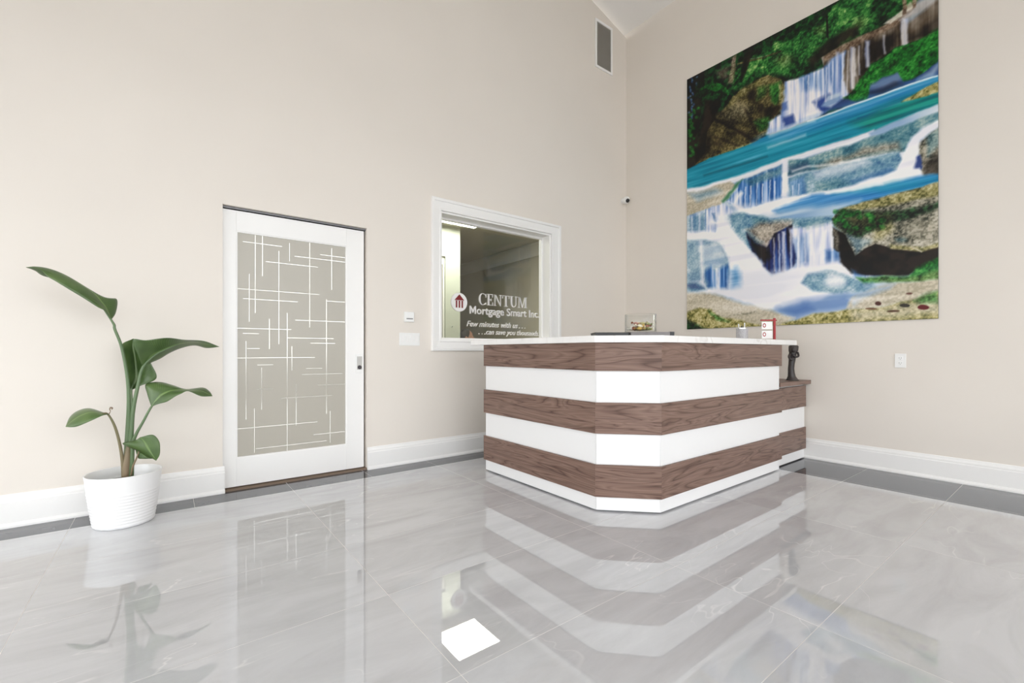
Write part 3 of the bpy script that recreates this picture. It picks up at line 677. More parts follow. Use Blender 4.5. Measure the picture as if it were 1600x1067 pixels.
SX = (GXX+MW/2)/MW*392; TZ = (MH-GZZ)/MH*525                # coordinates along the print itself
def vnoise(x, y, seed=0):
    xi, yi = np.floor(x).astype(np.int64), np.floor(y).astype(np.int64); fx, fy = x-xi, y-yi
    fx = fx*fx*(3-2*fx); fy = fy*fy*(3-2*fy)
    def h(a, b):
        n = (a*374761393 + b*668265263 + seed*974711) & 0x7fffffff
        n = ((n ^ (n >> 13))*1274126177) & 0x7fffffff
        return ((n ^ (n >> 16)) & 0xffff)/65535.
    return (h(xi,yi)*(1-fx)+h(xi+1,yi)*fx)*(1-fy) + (h(xi,yi+1)*(1-fx)+h(xi+1,yi+1)*fx)*fy
def fbm(x, y, s, oct=3, seed=0, sy=None):
    o_, a, tot = 0, 1, 0
    for k in range(oct): o_ = o_ + a*vnoise(x/s*2**k+17*k, y/(sy or s)*2**k+9*k, seed+k); tot += a; a *= .55
    return o_/tot
def lin(c): c = np.asarray(c, float)/255; return np.where(c <= .04045, c/12.92, ((c+.055)/1.055)**2.4)
nz = {'f': fbm(SX,TZ,7,3,1), 'm': fbm(SX,TZ,22,3,2), 'c': fbm(SX,TZ,60,2,3), 'v': fbm(SX,TZ,3.2,2,4,70), 'v2': fbm(SX,TZ,7,2,5,90), 'h': fbm(SX,TZ,90,3,6,5), 'h2': fbm(SX,TZ,140,2,8,14), 'x': fbm(SX,TZ,2.6,3,7)}
nz['v'] = nz['v']*.6+fbm(SX,TZ,9,2,11,60)*.4
def ct(n, lo=.35, hi=.65): return np.clip((n-lo)/(hi-lo), 0, 1)
def mixc(stops, n):
    xs = np.linspace(0, 1, len(stops)); c = np.array(stops, float)
    return np.stack([np.interp(n, xs, c[:,k]) for k in range(3)], -1)
IMG = mixc([(4,10,10),(10,34,18),(18,70,34)], ct(nz['f']))
KIND = {
 'leaf':  lambda: mixc([(6,20,10),(16,58,26),(40,104,48),(84,146,72),(170,196,128)], np.clip(ct(nz['m'],.3,.75)*.35+ct(nz['f'],.28,.72)*.35+ct(nz['x'],.3,.75)*.4-.08,0,1)),
 'dleaf': lambda: mixc([(4,10,8),(8,34,16),(24,84,36)], np.clip(ct(nz['f'])*.6+ct(nz['x'])*.4,0,1)),
 'moss':  lambda: mixc([(6,34,14),(16,82,28),(38,124,46),(84,162,74)], np.clip(ct(nz['f'],.25,.75)*.5+ct(nz['x'],.25,.75)*.5,0,1)),
 'rock':  lambda: mixc([(26,22,14),(58,52,32),(92,84,54),(136,122,80)], np.clip(ct(nz['m'])*.5+ct(nz['x'],.3,.7)*.5,0,1)),
 'grey':  lambda: mixc([(60,62,54),(120,118,104),(176,170,154),(206,202,190)], np.clip(ct(nz['m'])*.5+ct(nz['x'],.3,.7)*.5,0,1)),
 'olive': lambda: mixc([(82,84,42),(140,134,80),(182,172,118),(210,203,160)], np.clip(ct(nz['f'])*.5+ct(nz['x'],.3,.7)*.5,0,1)),
 'beige': lambda: mixc([(176,168,146),(206,198,180),(226,220,208)], np.clip(ct(nz['h2'])*.6+ct(nz['x'])*.4,0,1)),
 'dark':  lambda: mixc([(9,6,6),(20,15,12),(40,31,24)], ct(nz['m'])),
 'fall':  lambda: mixc([(96,130,184),(160,180,214),(210,216,232),(240,238,242)], ct(nz['v'],.3,.68)),
 'wfall': lambda: mixc([(170,182,216),(214,218,232),(240,238,240)], ct(nz['v'],.3,.6)),
 'bfall': lambda: mixc([(34,80,142),(60,112,176),(116,158,208),(200,214,236)], ct(nz['v'],.32,.75)),
 'dfall': lambda: mixc([(22,18,30),(28,38,88),(50,84,150),(140,168,212)], ct(nz['v'],.3,.85)),
 'cliff': lambda: mixc([(42,34,26),(92,80,66),(140,130,118),(190,190,196)], np.clip(ct(nz['v'],.3,.75)*.6+ct(nz['m'])*.3,0,1)),
 'teal':  lambda: mixc([(4,112,138),(14,134,158),(44,152,176),(90,174,198)], ct(nz['h'],.15,.85)),
 'blue':  lambda: mixc([(36,104,168),(56,128,188),(84,150,202),(130,180,216)], ct(nz['h'],.15,.85)),
 'green': lambda: mixc([(0,92,96),(4,128,116),(30,150,130)], ct(nz['h'],.3,.7)),
 'white': lambda: mixc([(230,230,236),(243,241,243),(251,249,248)], ct(nz['h2'])),
 'mist':  lambda: mixc([(150,176,204),(190,206,220),(222,226,232)], ct(nz['h2'])),
 'speck': lambda: mixc([(62,104,142),(104,144,168),(148,178,190),(204,214,220)], np.clip(ct(nz['m'],.3,.7)*.55+ct(nz['x'],.2,.8)*.45,0,1)),
 'tspeck':lambda: mixc([(40,84,104),(74,122,136),(116,152,158),(172,190,186)], np.clip(ct(nz['m'],.3,.7)*.55+ct(nz['x'],.2,.8)*.45,0,1)),
 'brown': lambda: mixc([(84,64,52),(140,118,98),(186,168,148)], np.clip(ct(nz['m'])*.4+ct(nz['x'],.3,.7)*.6,0,1)),
}
kc = {}
def paint(kind, pts, fe=1.8, amt=1.0, wob=1.8):
    global IMG
    pts = np.array(pts, float)
    if kind not in kc: kc[kind] = KIND[kind]() if isinstance(kind, str) else np.broadcast_to(np.array(kind, float), IMG.shape)
    lo, hi = pts.min(0)-fe*2-4, pts.max(0)+fe*2+4
    m = (U > lo[0]) & (U < hi[0]) & (V > lo[1]) & (V < hi[1])
    if not m.any(): return
    px = U[m] + (nz['f'][m]-.5)*wob*2; py = V[m] + (nz['m'][m]-.5)*wob*3
    ins = np.zeros(px.shape, bool); dist = np.full(px.shape, 1e9)
    for i in range(len(pts)):
        (x0, y0), (x1, y1) = pts[i], pts[(i+1) % len(pts)]
        c = ((y0 > py) != (y1 > py)) & (px < (x1-x0)*(py-y0)/((y1-y0) or 1e-9)+x0); ins ^= c
        ex, ey = x1-x0, y1-y0; t = np.clip(((px-x0)*ex+(py-y0)*ey)/(ex*ex+ey*ey+1e-9), 0, 1)
        dist = np.minimum(dist, np.hypot(px-x0-t*ex, py-y0-t*ey))
    a = np.clip(.5+np.where(ins, dist, -dist)/(2*fe), 0, 1)*amt
    IMG[m] = IMG[m]*(1-a[:,None]) + kc[kind][m]*a[:,None]
def line(col, pts, w, fe=.8, amt=1.0, wob=1.0):
    P = [np.array(p, float) for p in pts]; Lp, Rp = [], []
    for i, p in enumerate(P):
        d = P[min(i+1,len(P)-1)]-P[max(i-1,0)]; n = np.array([-d[1], d[0]])/(np.hypot(*d)+1e-9)*w/2; Lp.append(p+n); Rp.append(p-n)
    paint(col, Lp+Rp[::-1], fe, amt, wob)
def ell(kind, x, y, rx, ry, fe=1, amt=1, wob=1.5): paint(kind, [(x+rx*math.cos(k*math.pi/8), y+ry*math.sin(k*math.pi/8)) for k in range(16)], fe, amt, wob)
# forest
paint('leaf', [(1140,115),(1230,60),(1315,-20),(1475,-80),(1475,0),(1440,20),(1380,38),(1290,90),(1240,122),(1180,122),(1150,140)], 5, 1, 5)
paint('dleaf', [(1150,90),(1230,40),(1330,-40),(1330,-5),(1260,45),(1200,75),(1170,100)], 4, .8, 5)
ell('dleaf', 1385, 20, 22, 22, 8, .75, 4); ell('dleaf', 1240, 100, 14, 10, 6, .6, 4)
paint('dark', [(1262,96),(1300,58),(1338,42),(1345,55),(1312,75),(1284,95),(1270,110)], 4, .9, 4)
ell('olive', 1224, 95, 12, 9, 7, .45, 3); ell('olive', 1283, 48, 10, 8, 6, .35, 3); ell('olive', 1345, 38, 9, 9, 6, .4, 3)
line('dark', [(1293,25),(1294,60)], 3); line('rock', [(1153,101),(1190,92),(1222,80)], 2.2); line('grey', [(1168,95),(1200,87)], 1, .6, .6)
paint('brown', [(1144,92),(1152,86),(1150,112),(1147,130),(1138,132),(1142,112)], 1.5, .8); paint('dark', [(1164,84),(1176,78),(1168,112),(1160,128),(1156,128)], 1.5, .9)
paint('brown', [(1120,112),(1140,104),(1138,125),(1122,125)], 4, .5)
paint('dark', [(1074,118),(1100,105),(1098,160),(1094,200),(1090,262),(1072,268)], 3, .85); 
for k in range(26): ell((60,96,150) if k % 2 else (110,150,190), 1077+random.random()*15*(1-k/40), 120+k*2.6, 1.6, 1.8, .8, .6)
for k in range(24): ell('moss', 1078+random.random()*18, 170+k*3.4, 3, 2.4, 1, .7)
ell('dleaf', 1112, 142, 26, 18, 6, .8, 5); 
for k in range(14): a = -2.9+k*.24; line('moss', [(1116,142),(1116+14*math.cos(a),140+10*math.sin(a)),(1116+24*math.cos(a),146+12*math.sin(a))], 2.2, .8, .8)
paint('dark', [(1103,156),(1128,158),(1122,178),(1112,206),(1104,240),(1098,260),(1084,262),(1090,232),(1098,192)], 2, .97)
# boulder
B_ = [(1137,166),(1146,152),(1158,140),(1182,125),(1201,119),(1220,125),(1226,135),(1226,166),(1212,184),(1201,190),(1199,212),(1182,221),(1160,230),(1108,249),(1088,258),(1102,240),(1106,206),(1122,177)]
paint('rock', B_, 1.2); paint('olive', [(1137,166),(1158,140),(1182,126),(1201,121),(1205,128),(1180,136),(1160,152),(1142,168)], 3, .55)
paint('moss', [(1203,135),(1221,128),(1220,148),(1214,165),(1207,160)], 3, .75); paint('moss', [(1185,138),(1201,134),(1196,150),(1184,156)], 4, .5); paint('olive', [(1218,132),(1227,136),(1226,166),(1219,166)], 2, .7)
paint('dark', [(1196,170),(1225,164),(1216,180),(1203,187),(1196,182)], 3, .85); paint('grey', [(1125,180),(1155,160),(1178,168),(1168,185),(1140,190)], 8, .35)
paint('moss', [(1178,190),(1203,182),(1202,200),(1188,206)], 3, .6); line('dark', [(1115,185),(1150,203),(1180,220)], 4, 2, .8); line('dark', [(1118,215),(1145,225),(1160,231)], 3, 2, .7); line('dark', [(1165,170),(1178,200),(1184,212)], 4, 2, .6)
paint('dark', [(1106,206),(1116,212),(1112,236),(1098,250),(1100,232)], 5, .6); line('olive', [(1100,253),(1140,238),(1190,219)], 4, 2, .8)
# upper falls
paint('cliff', [(1284,92),(1300,80),(1345,58),(1400,32),(1442,-4),(1475,-30),(1475,55),(1440,62),(1400,74),(1360,102),(1342,135),(1325,150),(1290,110)], 1.2)
paint('dark', [(1352,72),(1400,50),(1398,72),(1362,100),(1346,128),(1340,110)], 4, .8); paint('dark', [(1420,60),(1440,46),(1475,20),(1475,48),(1440,60)], 4, .55)
paint('brown', [(1286,92),(1300,80),(1345,58),(1400,31),(1425,14),(1430,20),(1400,42),(1345,68),(1305,88),(1290,98)], 2, .75)
paint('mist', [(1405,32),(1425,16),(1445,-10),(1470,-25),(1470,-5),(1445,18),(1420,38)], 3, .6)
paint('beige', [(1380,38),(1400,24),(1424,4),(1432,10),(1410,26),(1392,38)], 1.5, .9); paint('brown', [(1411,-8),(1418,-8),(1418,22),(1411,24)], 1, .9); paint('brown', [(1426,-12),(1434,-12),(1432,12),(1427,14)], 1, .9)
paint('fall', [(1226,129),(1250,121),(1272,113),(1288,106),(1300,92),(1322,80),(1318,120),(1326,150),(1300,170),(1272,187),(1240,198),(1199,213),(1203,192),(1220,180),(1226,160)], 2)
paint('wfall', [(1228,150),(1270,140),(1290,150),(1280,180),(1240,196),(1201,211),(1204,193),(1222,182)], 6, .85)
paint('bfall', [(1250,124),(1288,108),(1284,138),(1256,140)], 6, .5)
for x, a, b, w in [(1310,82,150,5),(1332,74,140,6),(1336,76,120,3),(1356,64,106,7),(1382,56,84,3),(1415,30,76,8),(1410,34,70,3),(1343,72,118,2)]: line('wfall', [(x,a),(x-.5,(a+b)/2),(x+1,b)], w, 2, .75)
paint((36,62,132), [(1224,184),(1240,178),(1244,194),(1226,199)], 3, .85); paint((40,66,136), [(1272,160),(1296,148),(1316,158),(1308,168),(1284,178)], 4, .9); paint((60,92,160), [(1223,162),(1231,160),(1230,172),(1223,176)], 2, .7)
# mossy slope and the water beneath
paint((54,76,124), [(1290,172),(1330,150),(1360,130),(1410,112),(1425,126),(1475,86),(1475,118),(1380,152),(1330,168)], 3, .95)
paint('mist', [(1360,132),(1405,114),(1415,124),(1380,136),(1360,140)], 4, .55); paint('mist', [(1432,128),(1455,112),(1470,92),(1472,100),(1458,122)], 3, .6); paint('dark', [(1358,146),(1400,130),(1412,134),(1380,148)], 4, .55)
paint('moss', [(1344,126),(1370,96),(1400,76),(1440,60),(1475,42),(1475,86),(1446,114),(1422,128),(1412,130),(1404,114),(1380,122),(1362,134),(1356,156),(1336,160),(1318,154),(1334,146)], 2, 1, 3)
paint('dleaf', [(1375,104),(1402,92),(1400,104),(1380,116)], 4, .6)
paint('mist', [(1285,167),(1294,151),(1314,145),(1313,158),(1299,168)], 2, .85); paint('white', [(1262,180),(1278,170),(1286,176),(1272,188)], 2, .8)
# first pool
pool = [(1070,268),(1110,247),(1160,231),(1200,213),(1270,188),(1330,165),(1400,140),(1475,115),(1475,160),(1440,176),(1368,204),(1270,236),(1225,250),(1160,276),(1098,295),(1070,300)]
paint('teal', pool, 1, 1, .8); paint('blue', [(1180,222),(1270,189),(1400,141),(1475,117),(1475,128),(1400,158),(1330,182),(1240,214)], 10, .85); paint('green', [(1330,192),(1400,160),(1475,140),(1475,162),(1430,180),(1360,205)], 9, .85)
line((10,84,98), [(1100,275),(1140,262),(1200,245)], 3, 2, .6); line('white', [(1262,191),(1330,166),(1400,141),(1466,119)], 2.2, 1, .85); line((20,76,120), [(1340,186),(1400,162),(1440,148)], 2, 1.5, .5); line('mist', [(1200,232),(1260,212)], 4, 3, .6)
paint('olive', [(1408,161),(1432,146),(1450,136),(1475,124),(1475,143),(1440,154)], 1.5, 1)
# rim and middle tiers
paint('mist', [(1066,298),(1098,293),(1160,275),(1270,236),(1368,204),(1475,160),(1475,525),(1066,530)], 2)
line('white', [(1070,300),(1098,296),(1160,278),(1225,253),(1270,239),(1320,224),(1368,207)], 9, 2, .95); line('mist', [(1360,212),(1400,196),(1440,180),(1475,164)], 9, 2.5, .95)
paint('tspeck', [(1232,252),(1270,246),(1368,213),(1440,186),(1475,172),(1475,190),(1440,203),(1424,216),(1414,236),(1350,247),(1300,260),(1232,274)], 2)
paint('brown', [(1300,254),(1350,232),(1404,222),(1408,234),(1350,245),(1305,258)], 5, .65); paint('brown', [(1276,258),(1316,246),(1312,256),(1280,264)], 4, .5); paint((44,62,96), [(1232,262),(1262,252),(1266,264),(1234,273)], 4, .6)
paint('speck', [(1232,278),(1270,267),(1300,261),(1345,251),(1404,238),(1412,250),(1402,269),(1350,284),(1300,299),(1234,308)], 2); paint('mist', [(1270,268),(1300,262),(1350,249),(1362,256),(1320,270),(1276,280)], 5, .7); paint('tspeck', [(1275,288),(1310,280),(1330,286),(1300,298),(1276,302)], 5, .7); paint((40,90,150), [(1330,284),(1392,262),(1402,268),(1350,284)], 4, .6); paint('bfall', [(1234,284),(1256,276),(1262,304),(1236,307)], 3, .6)
paint('grey', [(1436,222),(1475,192),(1475,280),(1440,277)], 2); paint('tspeck', [(1448,212),(1475,196),(1475,220),(1450,245)], 4, .6); paint('dark', [(1444,255),(1475,232),(1475,280),(1442,277)], 6, .65)
paint((40,60,120), [(1426,246),(1440,242),(1441,266),(1426,268)], 2, .9)
paint('white', [(1475,184),(1442,200),(1425,214),(1414,238),(1404,258),(1400,272),(1429,268),(1433,245),(1440,218),(1475,194)], 2.5)
paint('beige', [(1070,301),(1098,297),(1142,284),(1152,290),(1138,308),(1126,322),(1108,327),(1070,340)], 2); paint('mist', [(1076,302),(1120,296),(1130,302),(1090,314)], 4, .6); paint('tspeck', [(1078,305),(1110,297),(1128,297),(1095,312)], 5, .4)
paint('bfall', [(1160,282),(1224,258),(1223,312),(1190,321),(1165,326),(1140,320),(1136,314),(1150,300)], 1.5); paint('tspeck', [(1163,282),(1224,259),(1224,274),(1176,290)], 4, .75); paint('fall', [(1136,316),(1152,300),(1160,300),(1160,324)], 3, .7)
paint((60,120,84), [(1152,286),(1162,281),(1150,296),(1140,310),(1131,318),(1128,314),(1143,298)], 2, .85); line('white', [(1228,250),(1227,280),(1226,308)], 9, 2, .95)
# second pool
paint('white', [(1138,316),(1165,326),(1190,321),(1225,309),(1300,298),(1350,285),(1400,268),(1436,264),(1444,276),(1400,287),(1340,300),(1270,306),(1230,327),(1205,338),(1160,334)], 2.5)
paint('blue', [(1208,330),(1270,305),(1340,299),(1400,286),(1440,275),(1475,272),(1475,288),(1400,306),(1340,322),(1300,338),(1225,342)], 3); paint('teal', [(1300,303),(1400,284),(1475,274),(1475,284),(1400,300)], 5, .6); paint('mist', [(1190,338),(1250,324),(1310,318),(1345,312),(1312,330),(1302,342),(1230,344)], 6, .85); line('white', [(1290,302),(1340,294),(1380,286)], 4, 2.5, .8)
# lower tier
paint('fall', [(1070,340),(1108,327),(1130,318),(1146,330),(1140,362),(1120,366),(1070,364)], 2); paint('speck', [(1070,342),(1104,330),(1104,362),(1070,364)], 4, .75); line((44,92,150), [(1116,334),(1120,352)], 4, 1.5, .8)
paint('speck', [(1132,336),(1160,332),(1205,341),(1240,342),(1302,337),(1302,350),(1240,358),(1215,368),(1176,392),(1150,372),(1134,356)], 2.5); paint('tspeck', [(1176,338),(1200,341),(1200,350),(1178,350)], 4, .7); paint('brown', [(1168,360),(1190,347),(1238,346),(1236,356),(1212,372),(1200,386),(1186,378)], 5, .75); paint('beige', [(1180,358),(1210,352),(1205,366),(1188,372)], 4, .5)
paint('white', [(1118,336),(1140,330),(1142,352),(1140,376),(1120,368),(1128,352)], 4, .85)
paint('dfall', [(1166,364),(1182,380),(1198,388),(1210,366),(1238,352),(1246,410),(1232,424),(1208,430),(1190,416),(1180,400)], 1.5); paint('dark', [(1168,366),(1184,380),(1200,388),(1205,402),(1195,412),(1182,400)], 4, .9)
paint('wfall', [(1234,358),(1302,344),(1304,392),(1320,414),(1240,424),(1246,402)], 3); paint('bfall', [(1240,372),(1264,364),(1264,412),(1244,418)], 5, .45); paint('bfall', [(1290,392),(1306,388),(1318,410),(1292,412)], 4, .7); paint('tspeck', [(1242,350),(1300,342),(1300,348),(1262,358)], 4, .5); line('white', [(1294,352),(1284,384),(1276,412)], 7, 3, .9); line('wfall', [(1225,362),(1226,425)], 5, 1.5, .8)
# foam
paint('white', [(1070,362),(1118,362),(1122,345),(1136,345),(1150,366),(1170,386),(1188,410),(1206,431),(1240,421),(1310,411),(1332,426),(1346,436),(1312,450),(1290,466),(1260,482),(1230,478),(1200,484),(1150,468),(1110,458),(1070,452)], 3)
paint('speck', [(1070,376),(1100,373),(1128,380),(1140,402),(1141,425),(1130,453),(1106,450),(1096,438),(1070,440)], 3, .75); paint('mist', [(1090,378),(1126,382),(1138,400),(1128,420),(1104,420),(1096,400)], 5, .65); paint('bfall', [(1102,424),(1112,416),(1120,426),(1130,416),(1140,412),(1138,450),(1124,453),(1108,449)], 3.5, .9); line('white', [(1121,420),(1123,454)], 3, 1.5, .9); line('white', [(1096,376),(1099,446)], 5, 2.5, .8); paint('blue', [(1143,422),(1152,416),(1158,430),(1158,448),(1144,450)], 6, .7)
paint('speck', [(1070,440),(1092,440),(1106,452),(1070,458)], 3, .9); paint((70,88,130), [(1070,446),(1086,441),(1100,450),(1076,450)], 2.5, .7)
paint('speck', [(1252,441),(1264,426),(1292,421),(1322,430),(1348,440),(1352,455),(1322,460),(1272,455)], 2.5, .9); ell('white', 1306, 440, 17, 10, 5, .8)
paint((116,146,192), [(1214,482),(1250,470),(1322,460),(1334,470),(1326,483),(1270,491),(1245,497),(1228,490)], 7, .9); paint((76,112,172), [(1222,485),(1262,474),(1272,484),(1244,494)], 6, .6)
# big mossy boulder on the right
paint('dark', [(1302,356),(1322,364),(1340,392),(1369,378),(1394,386),(1475,380),(1475,412),(1436,420),(1420,430),(1380,432),(1332,428),(1314,410),(1312,394),(1303,388)], 2)
paint('grey', [(1303,358),(1310,360),(1312,392),(1305,388)], 2, .6); paint('bfall', [(1330,420),(1345,428),(1380,432),(1335,434)], 3, .6)
BB = [(1301,342),(1311,328),(1330,322),(1352,315),(1394,304),(1443,291),(1475,284),(1475,384),(1441,394),(1394,389),(1369,381),(1352,389),(1338,399),(1328,380),(1321,366),(1305,354)]
paint('grey', BB, 1.2); paint('olive', [(1311,328),(1352,315),(1394,304),(1475,284),(1475,304),(1400,318),(1350,328),(1318,332)], 3, .8)
paint('dleaf', [(1301,343),(1314,328),(1345,330),(1390,329),(1440,323),(1475,313),(1475,324),(1440,334),(1395,344),(1368,360),(1346,371),(1322,362),(1305,354)], 3, .75, 4); paint('rock', [(1320,340),(1360,334),(1400,332),(1390,345),(1366,358),(1340,362)], 5, .6); 
for k in range(26): ell('moss', 1305+random.random()*75, 330+random.random()*28, 5, 3.5, 1.5, .7)
paint('olive', [(1366,362),(1392,346),(1400,356),(1380,374),(1366,376)], 5, .6); paint('speck', [(1324,366),(1346,372),(1364,376),(1340,396)], 4, .55); ell('tspeck', 1408, 374, 9, 4, 3, .6); paint('olive', [(1390,382),(1441,388),(1475,378),(1475,386),(1441,394),(1392,389)], 2, .7)
line('beige', [(1424,386),(1441,394)], 1.5, .7, .9)
paint('moss', [(1338,434),(1420,431),(1434,418),(1475,400),(1475,440),(1400,441),(1350,442)], 2.5, .9); paint('olive', [(1350,436),(1420,433),(1475,420),(1475,440),(1380,442)], 4, .5)
# near bank
paint('beige', [(1322,484),(1332,466),(1362,450),(1400,442),(1475,436),(1475,462),(1420,472),(1350,482)], 2.5); paint('mist', [(1330,470),(1345,455),(1400,444),(1390,452),(1350,466),(1335,480)], 4, .75); paint('speck', [(1345,442),(1365,440),(1372,450),(1350,454)], 3, .6)
paint('beige', [(1070,458),(1110,457),(1160,474),(1200,484),(1242,496),(1216,514),(1070,524)], 3); line('grey', [(1145,492),(1170,490),(1184,486)], 2, 1, .6)
paint('olive', [(1475,454),(1430,468),(1380,478),(1330,484),(1270,491),(1222,506),(1214,516),(1475,503)], 2); paint('beige', [(1330,486),(1400,476),(1470,462),(1470,490),(1400,496),(1330,502)], 7, .65); paint('moss', [(1428,470),(1448,460),(1466,456),(1466,472),(1440,474)], 4, .6)
paint('olive', [(1070,488),(1094,480),(1112,484),(1126,496),(1160,501),(1192,509),(1200,516),(1070,524)], 2); paint('moss', [(1108,486),(1124,496),(1140,503),(1120,500)], 3, .7); paint('dleaf', [(1070,494),(1084,504),(1106,515),(1070,520)], 3, .9)
for x, y, rx, ry, c in [(1443,480,9,4.2,(96,22,28)),(1414,478,8,3,(52,48,42)),(1373,474,5,3,(74,40,34)),(1396,486,10,1.6,(80,54,40)),(1421,459,5,1.5,(96,60,54)),(1362,482,9,1.3,(110,72,56))]: ell(c, x, y, rx, ry, .8, .95, 1)
# bright foam and thin threads of water over the whole cascade
for x, a, b, w in [(1166,292,322,1.6),(1174,290,321,2.2),(1184,286,320,1.4),(1193,288,318,2.4),(1204,282,316,1.6),(1212,284,313,2),(1240,290,305,2),(1249,288,304,1.6)]: line('white', [(x,a),(x-.6,(a+b)/2),(x-1,b)], w, 1.2, .75)
for x, a, b, w in [(1210,372,424,2),(1218,366,424,2.6),(1236,360,420,3),(1248,358,416,4),(1258,356,412,2.4),(1268,354,412,4),(1300,350,392,3)]: line('white', [(x,a),(x+.6,(a+b)/2),(x+1.2,b)], w, 1.6, .7)
for x, a, b, w in [(1236,128,176,2),(1246,124,178,2.6),(1256,122,176,2),(1264,118,172,3),(1278,112,170,2.4),(1292,106,160,2.6),(1302,96,156,2),(1318,84,150,2.2),(1326,80,146,1.6)]: line('white', [(x,a),(x-.5,(a+b)/2),(x-2,b)], w, 1.4, .65)
for x, a, b, w in [(1082,338,362,2),(1094,334,362,2.4),(1106,330,362,3),(1112,330,364,2)]: line('white', [(x,a),(x,b)], w, 1.4, .7)
line('white', [(1078,372),(1104,371),(1126,378),(1138,396),(1144,420)], 4, 2.5, .85); line('white', [(1238,268),(1262,260),(1300,258),(1345,250)], 3, 2, .7)
line('white', [(1110,345),(1128,352),(1142,372),(1166,392),(1190,416)], 9, 4, .9); line('white', [(1160,300),(1154,308),(1148,320)], 5, 2.5, .8)
for x, y, rx, ry in [(1140,190,12,3),(1152,208,14,2.5),(1124,226,8,4),(1176,150,6,10),(1190,172,5,9)]: ell('dark', x, y, rx, ry, 3, .6, 3)
paint('grey', [(1400,352),(1440,345),(1475,338),(1475,372),(1430,378),(1398,372)], 8, .6); ell('beige', 1435, 358, 22, 11, 8, .5, 3)
line('white', [(1150,324),(1190,323),(1226,311)], 7, 5, .8); line('white', [(1205,432),(1240,424),(1312,413)], 11, 7, .85); line('white', [(1105,454),(1140,455),(1162,452)], 6, 4, .8); line('white', [(1202,212),(1240,198),(1272,187)], 6, 4, .7)
ell('white', 1190, 448, 34, 14, 10, .7); ell('white', 1232, 448, 24, 10, 8, .7)
lum = IMG.mean(-1, keepdims=True); IMG = lum + (IMG-lum)*1.04; IMG = 122 + (IMG-122)*1.12
verts = np.stack([GXX.ravel(), np.full(GXX.size, -.0125), GZZ.ravel()], -1)
ii = np.arange(NX*NZ).reshape(NZ, NX); faces = np.stack([ii[:-1,:-1], ii[:-1,1:], ii[1:,1:], ii[1:,:-1]], -1).reshape(-1,4)
me = bpy.data.meshes.new('printed_picture'); me.from_pydata(verts.tolist(), [], faces.tolist())
ca = me.color_attributes.new('print', 'FLOAT_COLOR', 'POINT'); LC = np.ones((NX*NZ,4)); LC[:,:3] = lin(np.clip(IMG,0,255)).reshape(-1,3); ca.data.foreach_set('color', LC.ravel())
pm = mat('printed_waterfall', (1,1,1,1), .45, spec=.35); N, L, P = nodes(pm); at = N.new('ShaderNodeVertexColor'); at.layer_name = 'print'; L.new(at.outputs[0], P.inputs['Base Color'])
me.materials.append(pm); o = bpy.data.objects.new('printed_picture', me); C.objects.link(o); o.parent = mural

# ------------------------------------------------------------------ potted plant
pc = Vector((-.238*S+.040, 3.505*S-.022, 0)); PH = .298*S; RT, RBm = .176*S, .140*S
pot = thing('plant_pot', 'white round plant pot with ridged lower half on the floor', 'pot', pc)
prof = [(.001,0),(RBm-.006,0),(RBm,.006)]
for k in range(1, 61):
    t = k/60; z = .006+(PH-.012)*t; r = RBm+(RT-RBm)*t**.9
    if t < .68: r += .0042*abs(math.sin(t*math.pi*11/.68)) - .0021
    prof.append((r, z))
prof += [(RT+.001,PH-.002),(RT-.002,PH),(RT-.007,PH-.003),(RT-.012,PH-.05),(RT-.016,PH-.075),(.001,PH-.075)]
bm = bmesh.new(); bm_lathe(bm, prof, 72); obj('pot_body', bm, M['pot'], pot, smooth=True)
plant = thing('bird_of_paradise_plant', 'tall leafy green plant growing in the white pot', 'plant', pc+Vector((0,0,PH-.074)))
O_ = plant.location.copy()
bm = bmesh.new(); bm_lathe(bm, [(.001,.018),(.06,.020),(.12,.014),(RT-.020,.006),(RT-.022,0),(.001,0)], 40)
obj('soil', bm, M['soil'], plant, smooth=True)
